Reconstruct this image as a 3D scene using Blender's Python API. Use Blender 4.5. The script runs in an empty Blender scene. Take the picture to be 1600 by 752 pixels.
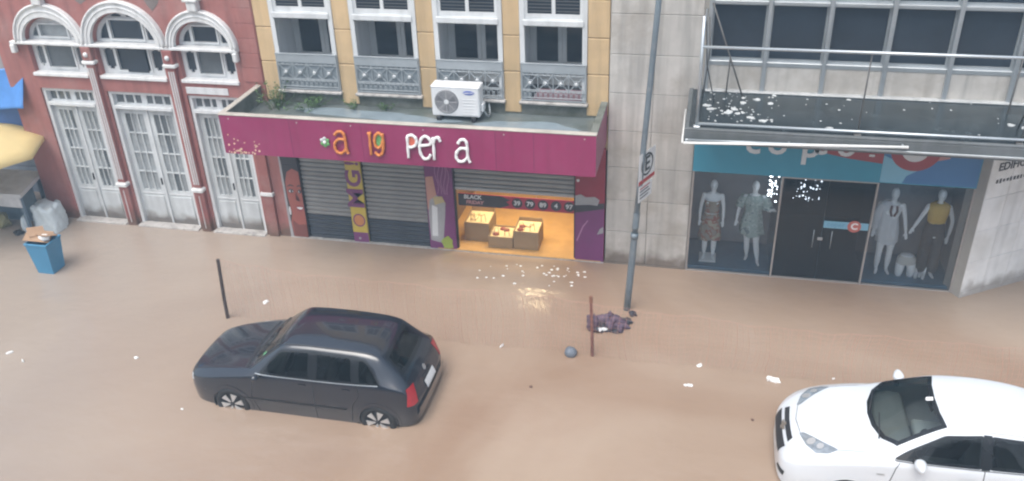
import bpy, bmesh, math, random
from mathutils import Vector, Matrix
from mathutils.bvhtree import BVHTree
random.seed(7)
S = bpy.context.scene
COL = S.collection
PI = math.pi
rad = math.radians

# ------------------------------------------------------------------ camera
cam_d = bpy.data.cameras.new('camera')
cam = bpy.data.objects.new('camera', cam_d)
COL.objects.link(cam)
cam_d.sensor_fit = 'HORIZONTAL'
cam_d.sensor_width = 36.0
cam_d.lens = 1392.22 / 1600 * 36
cam_d.clip_start = 0.1
cam_d.clip_end = 2000
r_ = Vector((0.97695, 0.211406, -0.0296123))
d_ = Vector((0.07952, -0.489142, -0.868572))
f_ = Vector((-0.198106, 0.846196, -0.494678))
cam.matrix_world = Matrix(((r_.x, -d_.x, -f_.x, 0), (r_.y, -d_.y, -f_.y, 0),
                           (r_.z, -d_.z, -f_.z, 9.0), (0, 0, 0, 1)))
S.camera = cam

# ------------------------------------------------------------------ overcast sky and weak, very soft sun
W = bpy.data.worlds.new('World')
S.world = W
W.use_nodes = True
wn, wl = W.node_tree.nodes, W.node_tree.links
wn.clear()
SUN_EL, SUN_AZ = rad(65), rad(200)
sky = wn.new('ShaderNodeTexSky')
sky.sky_type = 'NISHITA'
sky.sun_disc = False
sky.sun_elevation = SUN_EL
sky.sun_rotation = SUN_AZ
sky.air_density = 1.4
sky.dust_density = 4.0
sky.ozone_density = 1.0
hs = wn.new('ShaderNodeHueSaturation')
hs.inputs['Saturation'].default_value = 0.62
bg = wn.new('ShaderNodeBackground')
bg.inputs['Strength'].default_value = 0.15
out = wn.new('ShaderNodeOutputWorld')
wl.new(sky.outputs[0], hs.inputs['Color'])
wl.new(hs.outputs[0], bg.inputs['Color'])
wl.new(bg.outputs[0], out.inputs['Surface'])
sun_d = bpy.data.lights.new('sun', 'SUN')
sun_d.energy = 1.4
sun_d.angle = rad(45)
sun_d.color = (1.0, 0.985, 0.96)
sun = bpy.data.objects.new('sun', sun_d)
COL.objects.link(sun)
sv = Vector((math.cos(SUN_EL) * math.sin(SUN_AZ), math.cos(SUN_EL) * math.cos(SUN_AZ), math.sin(SUN_EL)))
sun.rotation_euler = sv.to_track_quat('Z', 'Y').to_euler()
sun.location = (0, 0, 30)
S.view_settings.view_transform = 'Standard'
S.view_settings.look = 'None'
S.view_settings.gamma = 1
S.view_settings.use_curve_mapping = False
S.view_settings.exposure = 0.72
S.render.engine = 'CYCLES'
S.cycles.filter_width = 2.2
S.cycles.max_bounces = 6
S.cycles.diffuse_bounces = 3
S.cycles.glossy_bounces = 3
S.cycles.transmission_bounces = 4
S.cycles.volume_bounces = 0
S.cycles.transparent_max_bounces = 16

# ------------------------------------------------------------------ materials
MATS = {}
def mat(name, col, rough=0.6, metal=0.0, var=0.12, scale=2.5, bump=0.0, bscale=30, streak=0.0,
        rnd=0.0, spec=0.5, coat=0.0, emit=None, estr=0.0, dirt=0.0, dirtcol=(0.05, 0.045, 0.04), dscale=1.5, tide=0.0):
    if name in MATS:
        return MATS[name]
    m = bpy.data.materials.new(name)
    m.use_nodes = True
    n, l = m.node_tree.nodes, m.node_tree.links
    b = n['Principled BSDF']
    b.inputs['Roughness'].default_value = rough
    b.inputs['Metallic'].default_value = metal
    b.inputs['Specular IOR Level'].default_value = spec
    b.inputs['Coat Weight'].default_value = coat
    b.inputs['Coat Roughness'].default_value = 0.06
    tc = n.new('ShaderNodeTexCoord')
    src = None
    nz = n.new('ShaderNodeTexNoise')
    nz.inputs['Scale'].default_value = scale
    nz.inputs['Detail'].default_value = 6
    nz.inputs['Roughness'].default_value = 0.65
    l.new(tc.outputs['Object'], nz.inputs['Vector'])
    mx = n.new('ShaderNodeMix'); mx.data_type = 'RGBA'
    mx.inputs[6].default_value = (*[max(0, c * (1 - 2 * var)) for c in col], 1)
    mx.inputs[7].default_value = (*[min(1, c * (1 + 2 * var)) for c in col], 1)
    l.new(nz.outputs[0], mx.inputs[0])
    src = mx.outputs[2]
    if streak:
        mp = n.new('ShaderNodeMapping')
        mp.inputs['Scale'].default_value = (7, 7, 0.35)
        l.new(tc.outputs['Object'], mp.inputs['Vector'])
        n2 = n.new('ShaderNodeTexNoise'); n2.inputs['Scale'].default_value = 1.0; n2.inputs['Detail'].default_value = 5
        l.new(mp.outputs[0], n2.inputs['Vector'])
        rp = n.new('ShaderNodeMapRange')
        rp.inputs[1].default_value = 0.46; rp.inputs[2].default_value = 0.72
        rp.inputs[3].default_value = 0.0; rp.inputs[4].default_value = streak
        l.new(n2.outputs[0], rp.inputs[0])
        m2 = n.new('ShaderNodeMix'); m2.data_type = 'RGBA'
        m2.inputs[7].default_value = (*[c * 0.3 + 0.01 for c in col], 1)
        l.new(rp.outputs[0], m2.inputs[0]); l.new(src, m2.inputs[6])
        src = m2.outputs[2]
    if dirt:
        n3 = n.new('ShaderNodeTexNoise'); n3.inputs['Scale'].default_value = dscale; n3.inputs['Detail'].default_value = 8
        n3.inputs['Roughness'].default_value = 0.7
        l.new(tc.outputs['Object'], n3.inputs['Vector'])
        rp = n.new('ShaderNodeMapRange')
        rp.inputs[1].default_value = 0.48; rp.inputs[2].default_value = 0.66
        rp.inputs[3].default_value = 0.0; rp.inputs[4].default_value = dirt
        l.new(n3.outputs[0], rp.inputs[0])
        m2 = n.new('ShaderNodeMix'); m2.data_type = 'RGBA'
        m2.inputs[7].default_value = (*dirtcol, 1)
        l.new(rp.outputs[0], m2.inputs[0]); l.new(src, m2.inputs[6])
        src = m2.outputs[2]
    if rnd:
        oi = n.new('ShaderNodeObjectInfo')
        rp = n.new('ShaderNodeMapRange')
        rp.inputs[3].default_value = 1 - rnd; rp.inputs[4].default_value = 1 + rnd
        l.new(oi.outputs['Random'], rp.inputs[0])
        h = n.new('ShaderNodeHueSaturation')
        l.new(rp.outputs[0], h.inputs['Value']); l.new(src, h.inputs['Color'])
        src = h.outputs[0]
    if tide:   # mud line left by the flood, ragged upper edge
        gp = n.new('ShaderNodeNewGeometry'); sx = n.new('ShaderNodeSeparateXYZ'); l.new(gp.outputs['Position'], sx.inputs[0])
        n4 = n.new('ShaderNodeTexNoise'); n4.inputs['Scale'].default_value = 3.5; n4.inputs['Detail'].default_value = 6
        l.new(gp.outputs['Position'], n4.inputs['Vector'])
        ml = n.new('ShaderNodeMath'); ml.operation = 'MULTIPLY_ADD'; ml.inputs[1].default_value = -.55
        l.new(n4.outputs[0], ml.inputs[0]); l.new(sx.outputs[2], ml.inputs[2])
        rp = n.new('ShaderNodeMapRange'); rp.inputs[1].default_value = -.16; rp.inputs[2].default_value = .06
        rp.inputs[3].default_value = tide; rp.inputs[4].default_value = 0
        l.new(ml.outputs[0], rp.inputs[0])
        m2 = n.new('ShaderNodeMix'); m2.data_type = 'RGBA'; m2.inputs[7].default_value = (.11, .075, .05, 1)
        l.new(rp.outputs[0], m2.inputs[0]); l.new(src, m2.inputs[6]); src = m2.outputs[2]
    l.new(src, b.inputs['Base Color'])
    if bump:
        nb = n.new('ShaderNodeTexNoise'); nb.inputs['Scale'].default_value = bscale; nb.inputs['Detail'].default_value = 4
        l.new(tc.outputs['Object'], nb.inputs['Vector'])
        bp = n.new('ShaderNodeBump'); bp.inputs['Strength'].default_value = bump; bp.inputs['Distance'].default_value = 0.01
        l.new(nb.outputs[0], bp.inputs['Height']); l.new(bp.outputs[0], b.inputs['Normal'])
    if emit:
        b.inputs['Emission Color'].default_value = (*emit, 1)
        b.inputs['Emission Strength'].default_value = estr
    MATS[name] = m
    return m

def glass(name, tint, ior=1.5, rough=0.02, gloss=1.0):
    m = bpy.data.materials.new(name); m.use_nodes = True
    n, l = m.node_tree.nodes, m.node_tree.links
    n.clear()
    o = n.new('ShaderNodeOutputMaterial')
    fr = n.new('ShaderNodeFresnel'); fr.inputs[0].default_value = ior
    tr = n.new('ShaderNodeBsdfTransparent'); tr.inputs[0].default_value = (*tint, 1)
    gl = n.new('ShaderNodeBsdfGlossy'); gl.inputs[0].default_value = (gloss, gloss, gloss, 1); gl.inputs['Roughness'].default_value = rough
    mx = n.new('ShaderNodeMixShader')
    l.new(fr.outputs[0], mx.inputs[0]); l.new(tr.outputs[0], mx.inputs[1]); l.new(gl.outputs[0], mx.inputs[2])
    l.new(mx.outputs[0], o.inputs['Surface'])
    MATS[name] = m
    return m

# ------------------------------------------------------------------ object helpers
INV = {}
def tag(o, label, cat, group=None):
    o['label'] = label; o['category'] = cat
    if group: o['group'] = group
    return o
def thing(name, label, cat, loc=(0, 0, 0), group=None):
    o = bpy.data.objects.new(name, None)
    COL.objects.link(o)
    o.empty_display_size = 0.2
    o.location = loc
    INV[o.name] = Matrix.Translation(-Vector(loc))
    return tag(o, label, cat, group)
def link(name, me, m, parent=None, loc=None, rot=None, scale=None, smooth=False):
    o = bpy.data.objects.new(name, me)
    COL.objects.link(o)
    if m is not None and len(me.materials) == 0:
        me.materials.append(m)
    if smooth:
        for p in me.polygons: p.use_smooth = True
    if parent is not None:
        o.parent = parent
        if parent.name in INV: o.matrix_parent_inverse = INV[parent.name]
    if loc is not None: o.location = loc
    if rot is not None: o.rotation_euler = rot
    if scale is not None: o.scale = scale
    return o

class MB:
    """collects shapes, becomes one mesh"""
    def __init__(s): s.v = []; s.f = []; s.fix = False
    def add(s, v, f):
        k = len(s.v); s.v += [tuple(p) for p in v]; s.f += [tuple(i + k for i in q) for q in f]
        return s
    def box(s, x0, x1, y0, y1, z0, z1, b=0.0):
        if x0 > x1: x0, x1 = x1, x0
        if y0 > y1: y0, y1 = y1, y0
        if z0 > z1: z0, z1 = z1, z0
        b = min(b, (x1 - x0) * .45, (y1 - y0) * .45, (z1 - z0) * .45)
        if b <= 0:
            return s.add([(x0, y0, z0), (x1, y0, z0), (x1, y1, z0), (x0, y1, z0), (x0, y0, z1), (x1, y0, z1), (x1, y1, z1), (x0, y1, z1)],
                         [(0, 3, 2, 1), (4, 5, 6, 7), (0, 1, 5, 4), (1, 2, 6, 5), (2, 3, 7, 6), (3, 0, 4, 7)])
        # chamfered box, 24 verts
        V = {}; vs = []
        for i, x in enumerate((x0, x1)):
            for j, y in enumerate((y0, y1)):
                for k, z in enumerate((z0, z1)):
                    sx, sy, sz = (1 - 2 * i) * b, (1 - 2 * j) * b, (1 - 2 * k) * b
                    V[i, j, k, 0] = len(vs); vs.append((x, y + sy, z + sz))
                    V[i, j, k, 1] = len(vs); vs.append((x + sx, y, z + sz))
                    V[i, j, k, 2] = len(vs); vs.append((x + sx, y + sy, z))
        F = []
        def q(*a): F.append(tuple(V[t] for t in a))
        q((0,0,0,0),(0,0,1,0),(0,1,1,0),(0,1,0,0)); q((1,0,0,0),(1,1,0,0),(1,1,1,0),(1,0,1,0))
        q((0,0,0,1),(1,0,0,1),(1,0,1,1),(0,0,1,1)); q((0,1,0,1),(0,1,1,1),(1,1,1,1),(1,1,0,1))
        q((0,0,0,2),(0,1,0,2),(1,1,0,2),(1,0,0,2)); q((0,0,1,2),(1,0,1,2),(1,1,1,2),(0,1,1,2))
        for j in (0,1):
            for k in (0,1): q((0,j,k,1),(1,j,k,1),(1,j,k,2),(0,j,k,2))
        for i in (0,1):
            for k in (0,1): q((i,0,k,0),(i,1,k,0),(i,1,k,2),(i,0,k,2))
        for i in (0,1):
            for j in (0,1): q((i,j,0,0),(i,j,1,0),(i,j,1,1),(i,j,0,1))
        for i in (0,1):
            for j in (0,1):
                for k in (0,1): q((i,j,k,0),(i,j,k,1),(i,j,k,2))
        s.fix = True
        return s.add(vs, F)
    def tube(s, pts, r, n=8, caps=True, flat=1.0):
        pts = [Vector(p) for p in pts]
        R = r if isinstance(r, (list, tuple)) else [r] * len(pts)
        up = None; rings = []
        for i, p in enumerate(pts):
            t = (pts[min(i + 1, len(pts) - 1)] - pts[max(i - 1, 0)])
            if t.length < 1e-9: t = Vector((0, 0, 1))
            t.normalize()
            if up is None:
                up = Vector((0, 0, 1)) if abs(t.z) < .9 else Vector((0, 1, 0))
            a = t.cross(up)
            if a.length < 1e-6: a = t.cross(Vector((1, 0, 0)))
            a.normalize(); b = a.cross(t).normalized(); up = b
            rings.append([p + a * (R[i] * math.cos(2 * PI * k / n)) + b * (R[i] * flat * math.sin(2 * PI * k / n)) for k in range(n)])
        v = [q for rg in rings for q in rg]; f = []
        for i in range(len(pts) - 1):
            for k in range(n):
                f.append((i * n + k, i * n + (k + 1) % n, (i + 1) * n + (k + 1) % n, (i + 1) * n + k))
        if caps:
            f.append(tuple(range(n - 1, -1, -1))); f.append(tuple((len(pts) - 1) * n + k for k in range(n)))
        return s.add(v, f)
    def lathe(s, prof, c=(0, 0, 0), axis='z', n=24, ex=1.0):
        v = []; f = []
        c = Vector(c)
        for (r, h) in prof:
            for k in range(n):
                a = 2 * PI * k / n
                if axis == 'z': p = Vector((r * math.cos(a) * ex, r * math.sin(a), h))
                elif axis == 'y': p = Vector((r * math.cos(a) * ex, -h, r * math.sin(a)))
                else: p = Vector((h, r * math.cos(a), r * math.sin(a)))
                v.append(c + p)
        for i in range(len(prof) - 1):
            for k in range(n):
                f.append((i * n + k, i * n + (k + 1) % n, (i + 1) * n + (k + 1) % n, (i + 1) * n + k))
        return s.add(v, f)
    def ell(s, c, r, n=12, m=8):
        v = []; f = []
        for i in range(m + 1):
            t = PI * i / m
            for k in range(n):
                a = 2 * PI * k / n
                v.append((c[0] + r[0] * math.sin(t) * math.cos(a), c[1] + r[1] * math.sin(t) * math.sin(a), c[2] - r[2] * math.cos(t)))
        for i in range(m):
            for k in range(n):
                f.append((i * n + k, i * n + (k + 1) % n, (i + 1) * n + (k + 1) % n, (i + 1) * n + k))
        return s.add(v, f)
    def prism(s, poly, y0, y1):
        """polygon in x,z extruded in y (front y0)"""
        a = sum(poly[i][0] * poly[(i + 1) % len(poly)][1] - poly[(i + 1) % len(poly)][0] * poly[i][1] for i in range(len(poly)))
        if a < 0: poly = poly[::-1]
        n = len(poly)
        v = [(x, y0, z) for x, z in poly] + [(x, y1, z) for x, z in poly]
        f = [tuple(range(n)), tuple(range(2 * n - 1, n - 1, -1))]
        for i in range(n):
            j = (i + 1) % n
            f.append((j, i, i + n, j + n))
        return s.add(v, f)
    def mesh(s, name='m', fix=False):
        me = bpy.data.meshes.new(name)
        me.from_pydata(s.v, [], s.f)
        if fix or s.fix:
            bm = bmesh.new(); bm.from_mesh(me)
            bmesh.ops.recalc_face_normals(bm, faces=bm.faces)
            bm.to_mesh(me); bm.free()
        me.validate()
        return me
    def build(s, name, m, parent=None, smooth=False, fix=False):
        return link(name, s.mesh(name, fix), m, parent, smooth=smooth)

def plate_mesh(outer, holes, yc, th):
    """2D outline in (x,z) with holes, thickness th, front face at yc"""
    cu = bpy.data.curves.new('c', 'CURVE'); cu.dimensions = '2D'; cu.fill_mode = 'BOTH'
    cu.extrude = th / 2
    for poly in [outer] + list(holes):
        sp = cu.splines.new('POLY'); sp.points.add(len(poly) - 1)
        for p, (x, z) in zip(sp.points, poly): p.co = (x, z, 0, 1)
        sp.use_cyclic_u = True
    ob = bpy.data.objects.new('t', cu)
    me = bpy.data.meshes.new_from_object(ob)
    bpy.data.objects.remove(ob); bpy.data.curves.remove(cu)
    me.transform(Matrix(((1, 0, 0, 0), (0, 0, -1, yc + th / 2), (0, 1, 0, 0), (0, 0, 0, 1))))
    me.materials.clear()
    return me
def text_mesh(txt, size, depth=0.002, bold=0.0, shear=0.0, align='CENTER', spacing=1.0):
    """text standing in the x,z plane, facing -y, origin at its middle"""
    cu = bpy.data.curves.new('t', 'FONT'); cu.body = txt; cu.size = size; cu.extrude = depth / 2
    cu.align_x = align; cu.align_y = 'CENTER'; cu.offset = bold; cu.shear = shear; cu.space_character = spacing
    cu.resolution_u = 3
    ob = bpy.data.objects.new('t', cu)
    me = bpy.data.meshes.new_from_object(ob)
    bpy.data.objects.remove(ob); bpy.data.curves.remove(cu)
    me.transform(Matrix(((1, 0, 0, 0), (0, 0, -1, 0), (0, 1, 0, 0), (0, 0, 0, 1))))
    me.materials.clear()
    return me
def rect(x0, x1, z0, z1): return [(x0, z0), (x1, z0), (x1, z1), (x0, z1)]
def arc(cx, cz, rx, rz, a0, a1, n=20):
    return [(cx + rx * math.cos(rad(a0 + (a1 - a0) * i / n)), cz + rz * math.sin(rad(a0 + (a1 - a0) * i / n))) for i in range(n + 1)]
def smooth_path(pts, sub=5):
    P = [Vector(p) for p in pts]; o = []
    for i in range(len(P) - 1):
        p0 = P[max(i - 1, 0)]; p1 = P[i]; p2 = P[i + 1]; p3 = P[min(i + 2, len(P) - 1)]
        for k in range(sub):
            t = k / sub
            o.append(0.5 * ((2 * p1) + (p2 - p0) * t + (2 * p0 - 5 * p1 + 4 * p2 - p3) * t * t + (3 * p1 - p0 - 3 * p2 + p3) * t ** 3))
    o.append(P[-1]); return o
def jitter_poly(cx, cz, r, n=9, amt=.35, rz=None):
    return [(cx + r * (1 + random.uniform(-amt, amt)) * math.cos(2 * PI * i / n), cz + (rz or r) * (1 + random.uniform(-amt, amt)) * math.sin(2 * PI * i / n)) for i in range(n)]

# colours
m_red = mat('red_paint', (0.315, 0.122, 0.108), .7, var=.12, streak=.4, dirt=.5, dirtcol=(.36, .22, .20), dscale=1.1, tide=.8, bump=.15)
m_redtrim = mat('red_trim_paint', (0.26, 0.09, 0.08), .65, tide=.8, var=.15, dirt=.4, dirtcol=(.35, .25, .22))
m_wht = mat('white_painted_wood', (0.60, 0.62, 0.63), .5, var=.08, streak=.25, bump=.08)
m_wht2 = mat('white_stucco', (0.66, 0.67, 0.67), .6, var=.08, streak=.3)
m_doorw = mat('weathered_door_paint', (0.52, 0.55, 0.56), .55, tide=.75, var=.12, streak=.35, dirt=.2, dirtcol=(.25, .24, .23))
m_pane = mat('dark_window_pane', (0.022, 0.032, 0.046), .12, var=.3, scale=1.2, spec=.6)
m_panel = mat('dusty_window_pane', (0.27, 0.29, 0.30), .25, var=.35, scale=3, spec=.5)
m_paneg = mat('grey_window_pane', (0.105, 0.12, 0.13), .15, var=.4, scale=1.6, spec=.6)
m_yel = mat('ochre_paint', (0.55, 0.395, 0.22), .7, var=.10, streak=.3, dirt=.2, dirtcol=(.36, .30, .22), rnd=.05, bump=.1)
m_iron = mat('grey_ironwork', (0.30, 0.33, 0.35), .5, var=.15)
m_ironl = mat('pale_rosette', (0.52, 0.54, 0.55), .5, var=.1)
m_sheet = mat('grey_backing_sheet', (0.21, 0.24, 0.26), .5, var=.25, scale=5)
m_moss = mat('mossy_concrete', (0.16, 0.17, 0.15), .75, var=.3, dirt=.8, dirtcol=(.05, .06, .04), bump=.4)
m_roofwet = mat('wet_roof_screed', (0.13, 0.15, 0.15), .28, var=.3, scale=2, dirt=.7, dirtcol=(.09, .11, .09), dscale=2.5)
m_ledge = mat('worn_stone_ledge', (0.42, 0.40, 0.38), .7, var=.2, dirt=.6, dirtcol=(.10, .09, .08), dscale=9)
m_mag = mat('magenta_sign_panel', (0.27, 0.026, 0.10), .38, var=.10, scale=1.1, streak=.22, dirt=.2, dirtcol=(.30, .08, .15))
m_magd = mat('plum_panel', (0.14, 0.018, 0.07), .45, var=.1)
m_rim = mat('pale_metal_rim', (0.45, 0.42, 0.37), .5, var=.2, dirt=.4, dirtcol=(.2, .18, .15))
m_shut = mat('grey_roller_slat', (0.27, 0.265, 0.255), .45, metal=.35, var=.12, rnd=.06)
m_shutd = mat('dark_shutter_foot', (0.035, 0.042, 0.055), .45, var=.3, rnd=.1)
m_orange = mat('orange_letter', (0.60, 0.20, 0.045), .4, var=.05)
m_white = mat('white_letter', (0.78, 0.78, 0.78), .4, var=.02)
m_green = mat('green_fill', (0.14, 0.36, 0.12), .5, var=.05)
m_salmon = mat('salmon_fill', (0.62, 0.14, 0.08), .5, var=.05)
m_stone = mat('beige_stone', (0.46, 0.44, 0.41), .6, var=.16, scale=2.2, streak=.45, rnd=.06, dirt=.55, dirtcol=(.27, .235, .195), dscale=1.3, tide=.8, bump=.12)
m_stone2 = mat('pale_stone', (0.80, 0.80, 0.785), .6, var=.14, scale=2.2, rnd=.06, streak=.25, tide=.6, dirt=.4, dirtcol=(.55, .53, .49), bump=.12)
m_joint = mat('dark_joint', (0.34, 0.32, 0.29), .8)
m_alu = mat('dull_aluminium', (0.42, 0.45, 0.47), .4, metal=.6, var=.1, dirt=.25, dirtcol=(.22, .22, .22))
m_steel = mat('galvanised_steel', (0.50, 0.54, 0.57), .35, metal=.65, var=.12)
m_tubew = mat('white_tube', (0.80, 0.80, 0.78), .35, var=.03)
m_canopy = mat('wet_bitumen', (0.022, 0.030, 0.034), .22, var=.35, scale=1.2, spec=.3, dirt=.6, dirtcol=(.055, .07, .075), dscale=2.2)
m_canedge = mat('canopy_edge_concrete', (0.11, 0.12, 0.125), .6, var=.25, dirt=.5, dirtcol=(.07, .08, .07), streak=.3)
m_black = mat('black_rubber', (0.018, 0.018, 0.02), .6, var=.2)
m_dark = mat('dark_interior', (0.05, 0.053, 0.058), .8, var=.2)
m_bluesign = mat('blue_sign_board', (0.04, 0.25, 0.36), .45, var=.05)
m_bluesign2 = mat('mid_blue_sign_board', (0.06, 0.17, 0.36), .45, var=.05)
m_sky = mat('light_blue_print', (0.20, 0.42, 0.55), .45, var=.03)
m_redring = mat('dull_red_print', (0.30, 0.05, 0.055), .5, var=.05)
m_pinkp = mat('pink_print', (0.45, 0.22, 0.20), .5, var=.05)
m_printw = mat('white_print', (0.62, 0.64, 0.65), .5, var=.03)
m_grass = mat('weed_leaf', (0.06, 0.12, 0.035), .6, var=.3, rnd=.2)

# ================================================================== THE SETTING
FY = 14.83            # facade plane
def water_mat():
    m = bpy.data.materials.new('muddy_flood_water'); m.use_nodes = True
    n, l = m.node_tree.nodes, m.node_tree.links
    b = n['Principled BSDF']
    tc = n.new('ShaderNodeTexCoord')
    nz = n.new('ShaderNodeTexNoise'); nz.inputs['Scale'].default_value = 0.22; nz.inputs['Detail'].default_value = 7
    nz.inputs['Distortion'].default_value = 0.8
    l.new(tc.outputs['Object'], nz.inputs['Vector'])
    cr = n.new('ShaderNodeValToRGB')
    cr.color_ramp.elements[0].position = 0.36; cr.color_ramp.elements[0].color = (0.285, 0.194, 0.135, 1)
    cr.color_ramp.elements[1].position = 0.66; cr.color_ramp.elements[1].color = (0.375, 0.288, 0.218, 1)
    l.new(nz.outputs[0], cr.inputs[0])
    # greyer to the left: milky pane reflection painted into the water colour
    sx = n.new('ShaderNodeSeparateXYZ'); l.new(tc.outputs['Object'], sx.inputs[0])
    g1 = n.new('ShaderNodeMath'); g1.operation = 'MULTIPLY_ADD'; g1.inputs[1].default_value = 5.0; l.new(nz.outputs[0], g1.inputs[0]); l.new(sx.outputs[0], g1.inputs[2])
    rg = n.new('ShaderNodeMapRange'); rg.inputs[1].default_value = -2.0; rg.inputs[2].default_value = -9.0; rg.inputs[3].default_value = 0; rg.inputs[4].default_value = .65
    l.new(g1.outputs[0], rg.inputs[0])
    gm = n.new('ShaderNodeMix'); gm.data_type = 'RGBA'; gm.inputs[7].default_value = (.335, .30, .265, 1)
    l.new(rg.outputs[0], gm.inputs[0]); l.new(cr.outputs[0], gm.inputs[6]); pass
    mp = n.new('ShaderNodeMapping'); mp.inputs['Scale'].default_value = (1.0, 1.6, 1)
    l.new(tc.outputs['Object'], mp.inputs[0])
    n1 = n.new('ShaderNodeTexNoise'); n1.inputs['Scale'].default_value = 2.2; n1.inputs['Detail'].default_value = 4
    n2 = n.new('ShaderNodeTexNoise'); n2.inputs['Scale'].default_value = 13; n2.inputs['Detail'].default_value = 2
    l.new(mp.outputs[0], n1.inputs[0]); l.new(mp.outputs[0], n2.inputs[0])
    ad = n.new('ShaderNodeMath'); ad.operation = 'MULTIPLY_ADD'; ad.inputs[1].default_value = 0.20
    l.new(n2.outputs[0], ad.inputs[0]); l.new(n1.outputs[0], ad.inputs[2])
    bp = n.new('ShaderNodeBump'); bp.inputs['Strength'].default_value = 0.6; bp.inputs['Distance'].default_value = 0.05
    l.new(ad.outputs[0], bp.inputs['Height'])
    # silt scatters light evenly below the surface; only the surface sheen follows the ripples
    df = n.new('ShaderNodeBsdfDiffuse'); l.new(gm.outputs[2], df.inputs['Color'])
    gl = n.new('ShaderNodeBsdfGlossy'); gl.inputs['Roughness'].default_value = 0.05; l.new(bp.outputs[0], gl.inputs['Normal'])
    fr = n.new('ShaderNodeFresnel'); fr.inputs['IOR'].default_value = 1.6; l.new(bp.outputs[0], fr.inputs['Normal'])
    ms = n.new('ShaderNodeMixShader'); l.new(fr.outputs[0], ms.inputs[0]); l.new(df.outputs[0], ms.inputs[1]); l.new(gl.outputs[0], ms.inputs[2])
    n.remove(b)
    l.new(ms.outputs[0], n['Material Output'].inputs['Surface'])
    return m
wat = MB()
NX, NY = 60, 60
wv = []; wf = []
xs = [-600, -200, -80, -40] + [-30 + i for i in range(61)] + [40, 80, 200, 600]
ys = [-600, -200, -80, -40, -20, -10] + [i for i in range(0, 15)] + [14.9, 15.6, 16.4, 20, 40, 80, 200, 600]
for y in ys:
    for x in xs: wv.append((x, y, 0.0))
for j in range(len(ys) - 1):
    for i in range(len(xs) - 1):
        a = j * len(xs) + i
        wf.append((a, a + 1, a + 1 + len(xs), a + len(xs)))
wat.add(wv, wf)
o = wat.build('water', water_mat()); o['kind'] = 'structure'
o = MB().add([(-600, -600, -.17), (600, -600, -.17), (600, 600, -.17), (-600, 600, -.17)], [(0, 1, 2, 3)]).build('street', mat('asphalt', (.05, .05, .05), .9))
o['kind'] = 'structure'

# ================================================================== RED BUILDING
rb = thing('red_building', 'faded red building with three white arched windows over white glazed doors', 'building', (-11, FY, 0))
OPN = [(-13.22, -12.00, .50, .77, .76), (-11.70, -10.27, .64, .89, .86), (-9.92, -8.74, .52, .73, .73)]   # x0,x1, opening rise, archivolt rx, rz
ZS, ZI = 3.34, 3.97
holes = []
for x0, x1, rz, ax, az in OPN:
    c, h = (x0 + x1) / 2, (x1 - x0) / 2
    holes.append([(x0, ZS), (x1, ZS)] + arc(c, ZI, h, rz, 0, 180, 24))
    holes.append(rect(x0, x1, -.25, 3.02))
link('wall', plate_mesh(rect(-13.92, -8.2, -.3, 7.4), holes, FY, .4), m_red, rb)
MB().box(-13.95, -8.2, FY - .22, FY, 7.1, 7.4, .03).build('cornice', m_wht2, rb)
MB().box(-13.915, -13.6, FY + .401, 19, -.3, 7.39).build('side_wall', m_red, rb)
MB().box(-13.6, -8.2, 15.6, 15.62, -.3, 7.4).build('inner_wall', m_dark, rb)
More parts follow.
